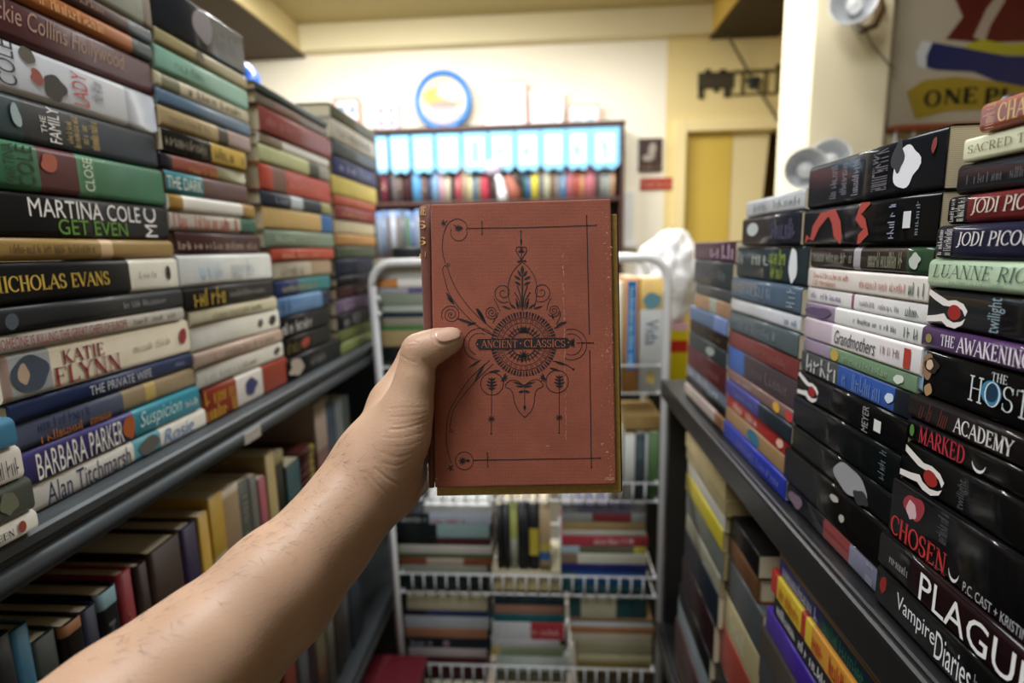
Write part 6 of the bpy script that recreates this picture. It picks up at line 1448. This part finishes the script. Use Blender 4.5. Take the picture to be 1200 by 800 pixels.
# skin creases: shallow grooves along lines on the thumb, its ball and the wrist
px = co[:, 0] / co[:, 2] * FPX + 600; py = -co[:, 1] / co[:, 2] * FPX + 400
front = (no[:, 2] < .35)
def T(x, y): return (x / 3.077 + 400, y / 3.077 + 360)
creases = [([T(212, 172), T(240, 190), T(268, 198)], .35, .9), ([T(244, 128), T(262, 124), T(280, 130)], .3, .9), ([T(238, 140), T(262, 136), T(284, 140)], .25, .8), ([T(325, 215), T(312, 208), T(300, 190)], .6, 1.4),
 ([T(176, 440), T(230, 436), T(300, 412), T(318, 404)], .55, 1.1), ([T(190, 425), T(250, 415), T(316, 392)], .35, .9), ([T(180, 395), T(250, 392), T(310, 380)], .28, .9), ([T(170, 365), T(240, 362), T(305, 360)], .25, .9),
 ([T(150, 560), T(200, 570), T(260, 548)], .35, 1.1), ([T(140, 520), T(200, 540), T(270, 520)], .3, 1.1), ([T(120, 580), T(170, 620), T(215, 640)], .6, 1.3), ([T(85, 590), T(130, 640), T(170, 680)], .45, 1.2), ([T(150, 470), T(220, 470), T(296, 450)], .3, .9), ([T(160, 500), T(230, 500), T(290, 480)], .25, .9)]
disp = np.zeros(n, np.float32)
creases.append(([(541.5, 386.5), (536, 383), (529, 382), (520, 383.5), (512, 386), (506.5, 390), (508, 397.5), (513, 402), (520, 403.2), (529, 401.2), (537, 398.5)], .5, .9))
for pts, dep, wd in creases:
    S_ = np.array(smooth(pts, 6)); best = np.full(n, 1e9, np.float32)
    for a, b in zip(S_[:-1], S_[1:]):
        d = b - a; t = np.clip(((px - a[0]) * d[0] + (py - a[1]) * d[1]) / (d @ d), 0, 1)
        best = np.minimum(best, (px - a[0] - t * d[0]) ** 2 + (py - a[1] - t * d[1]) ** 2)
    disp -= np.where(front, dep * .001 * np.exp(-best / (2 * wd * wd * .8)) - dep * .00035 * np.exp(-best / (2 * (wd * 2.6) ** 2)), 0)
co = co + no * disp[:, None]
wc = co @ Mx.T + np.array([0, 0, CAMZ])
me2.vertices.foreach_set('co', wc.astype(np.float32).ravel()); me2.flip_normals(); me2.update()
me2.name = 'person'
for p_ in me2.polygons: p_.use_smooth = True
def skin_mat(name, h, rough):
    m = bpy.data.materials.new(name); m.use_nodes = True; nt = m.node_tree; b = nt.nodes['Principled BSDF']; c = lin(h)
    b.inputs['Roughness'].default_value = rough; b.inputs['Subsurface Weight'].default_value = .12; b.inputs['Subsurface Radius'].default_value = (.010, .004, .002); b.inputs['Subsurface Scale'].default_value = .5
    b.inputs['Specular IOR Level'].default_value = .42
    tc = nt.nodes.new('ShaderNodeTexCoord')
    n1 = nt.nodes.new('ShaderNodeTexNoise'); n1.inputs['Scale'].default_value = 35; n1.inputs['Detail'].default_value = 5
    n2 = nt.nodes.new('ShaderNodeTexVoronoi'); n2.inputs['Scale'].default_value = 900
    n3 = nt.nodes.new('ShaderNodeTexNoise'); n3.inputs['Scale'].default_value = 500; n3.inputs['Detail'].default_value = 3
    for q in (n1, n2, n3): nt.links.new(tc.outputs['Object'], q.inputs['Vector'])
    mx = nt.nodes.new('ShaderNodeMix'); mx.data_type = 'RGBA'
    mx.inputs['A'].default_value = (c[0] * .90, c[1] * .82, c[2] * .78, 1); mx.inputs['B'].default_value = (min(1, c[0] * 1.07), min(1, c[1] * 1.1), min(1, c[2] * 1.1), 1)
    nt.links.new(n1.outputs['Fac'], mx.inputs['Factor']); nt.links.new(mx.outputs['Result'], b.inputs['Base Color'])
    ad = nt.nodes.new('ShaderNodeMath'); ad.operation = 'ADD'; nt.links.new(n2.outputs['Distance'], ad.inputs[0]); nt.links.new(n3.outputs['Fac'], ad.inputs[1])
    bp_ = nt.nodes.new('ShaderNodeBump'); bp_.inputs['Strength'].default_value = .18; bp_.inputs['Distance'].default_value = .0005
    nt.links.new(ad.outputs[0], bp_.inputs['Height']); nt.links.new(bp_.outputs['Normal'], b.inputs['Normal'])
    return m
SKIN = skin_mat('skin', 'c2a087', .46); NAIL = mat('cfa894', .34, .05, 80, 0, 0, .3)
pr = link('person', me2, SKIN)
tag(pr, 'bare left forearm and hand of a person reaching in, thumb across the russet book', 'person')
# thumb nail: a thin curved plate lying on the thumb
bpy.context.view_layer.update()
tree = BVHTree.FromPolygons([v.co.copy() for v in me2.vertices], [tuple(p_.vertices) for p_ in me2.polygons])
nl = [(507.5, 391), (512, 387.5), (520, 385.2), (529, 383.8), (536, 384.6), (540.6, 388.5), (541, 394), (537, 397.2), (529, 399.6), (520, 401.6), (513.5, 400.5), (509, 396.5)]
cx_, cy_ = 525, 392.5
bm = bmesh.new(); rings = []
for s_ in (0, .4, .75, .93, 1.0):
    ring = []
    for x, y in nl:
        d = ray(cx_ + (x - cx_) * s_, cy_ + (y - cy_) * s_); hit = tree.ray_cast(CAM, d.normalized())
        if hit[0] is None: hit = tree.find_nearest(CAM + d * .35)
        ring.append(bm.verts.new(hit[0] + hit[1] * (.0006 if s_ < .95 else -.0002)))
        if s_ == 0: break
    rings.append(ring)
for k in range(len(nl)):
    bm.faces.new((rings[0][0], rings[1][k], rings[1][(k + 1) % len(nl)]))
    for i in range(1, len(rings) - 1): bm.faces.new((rings[i][k], rings[i + 1][k], rings[i + 1][(k + 1) % len(nl)], rings[i][(k + 1) % len(nl)]))
bmesh.ops.recalc_face_normals(bm, faces=bm.faces)
bmobj('thumb_nail', bm, NAIL, pr, True)
# fine dark arm hairs
bm = bmesh.new(); rr = random.Random(3)
for k in range(520):
    t = rr.random(); x = 110 + 300 * t + rr.gauss(0, 16); y = 738 - 215 * t + rr.gauss(0, 30)
    d = ray(x, y); hit = tree.ray_cast(CAM, d.normalized())
    if hit[0] is None: continue
    g = (_R * rr.uniform(.2, .9) + _U * rr.uniform(-.6, .6)); g = (g - hit[1] * g.dot(hit[1])).normalized()
    L_ = rr.uniform(.004, .010); p0 = hit[0]
    tube(bm, [p0 - hit[1] * .0003, p0 + hit[1] * .0008 + g * L_ * .4, p0 + hit[1] * .0009 + g * L_], [.00006, .00005, .00002], 3, False)
hr = bmobj('arm_hair', bm, mat('2a1c14', .5), pr); hr['kind'] = 'stuff'
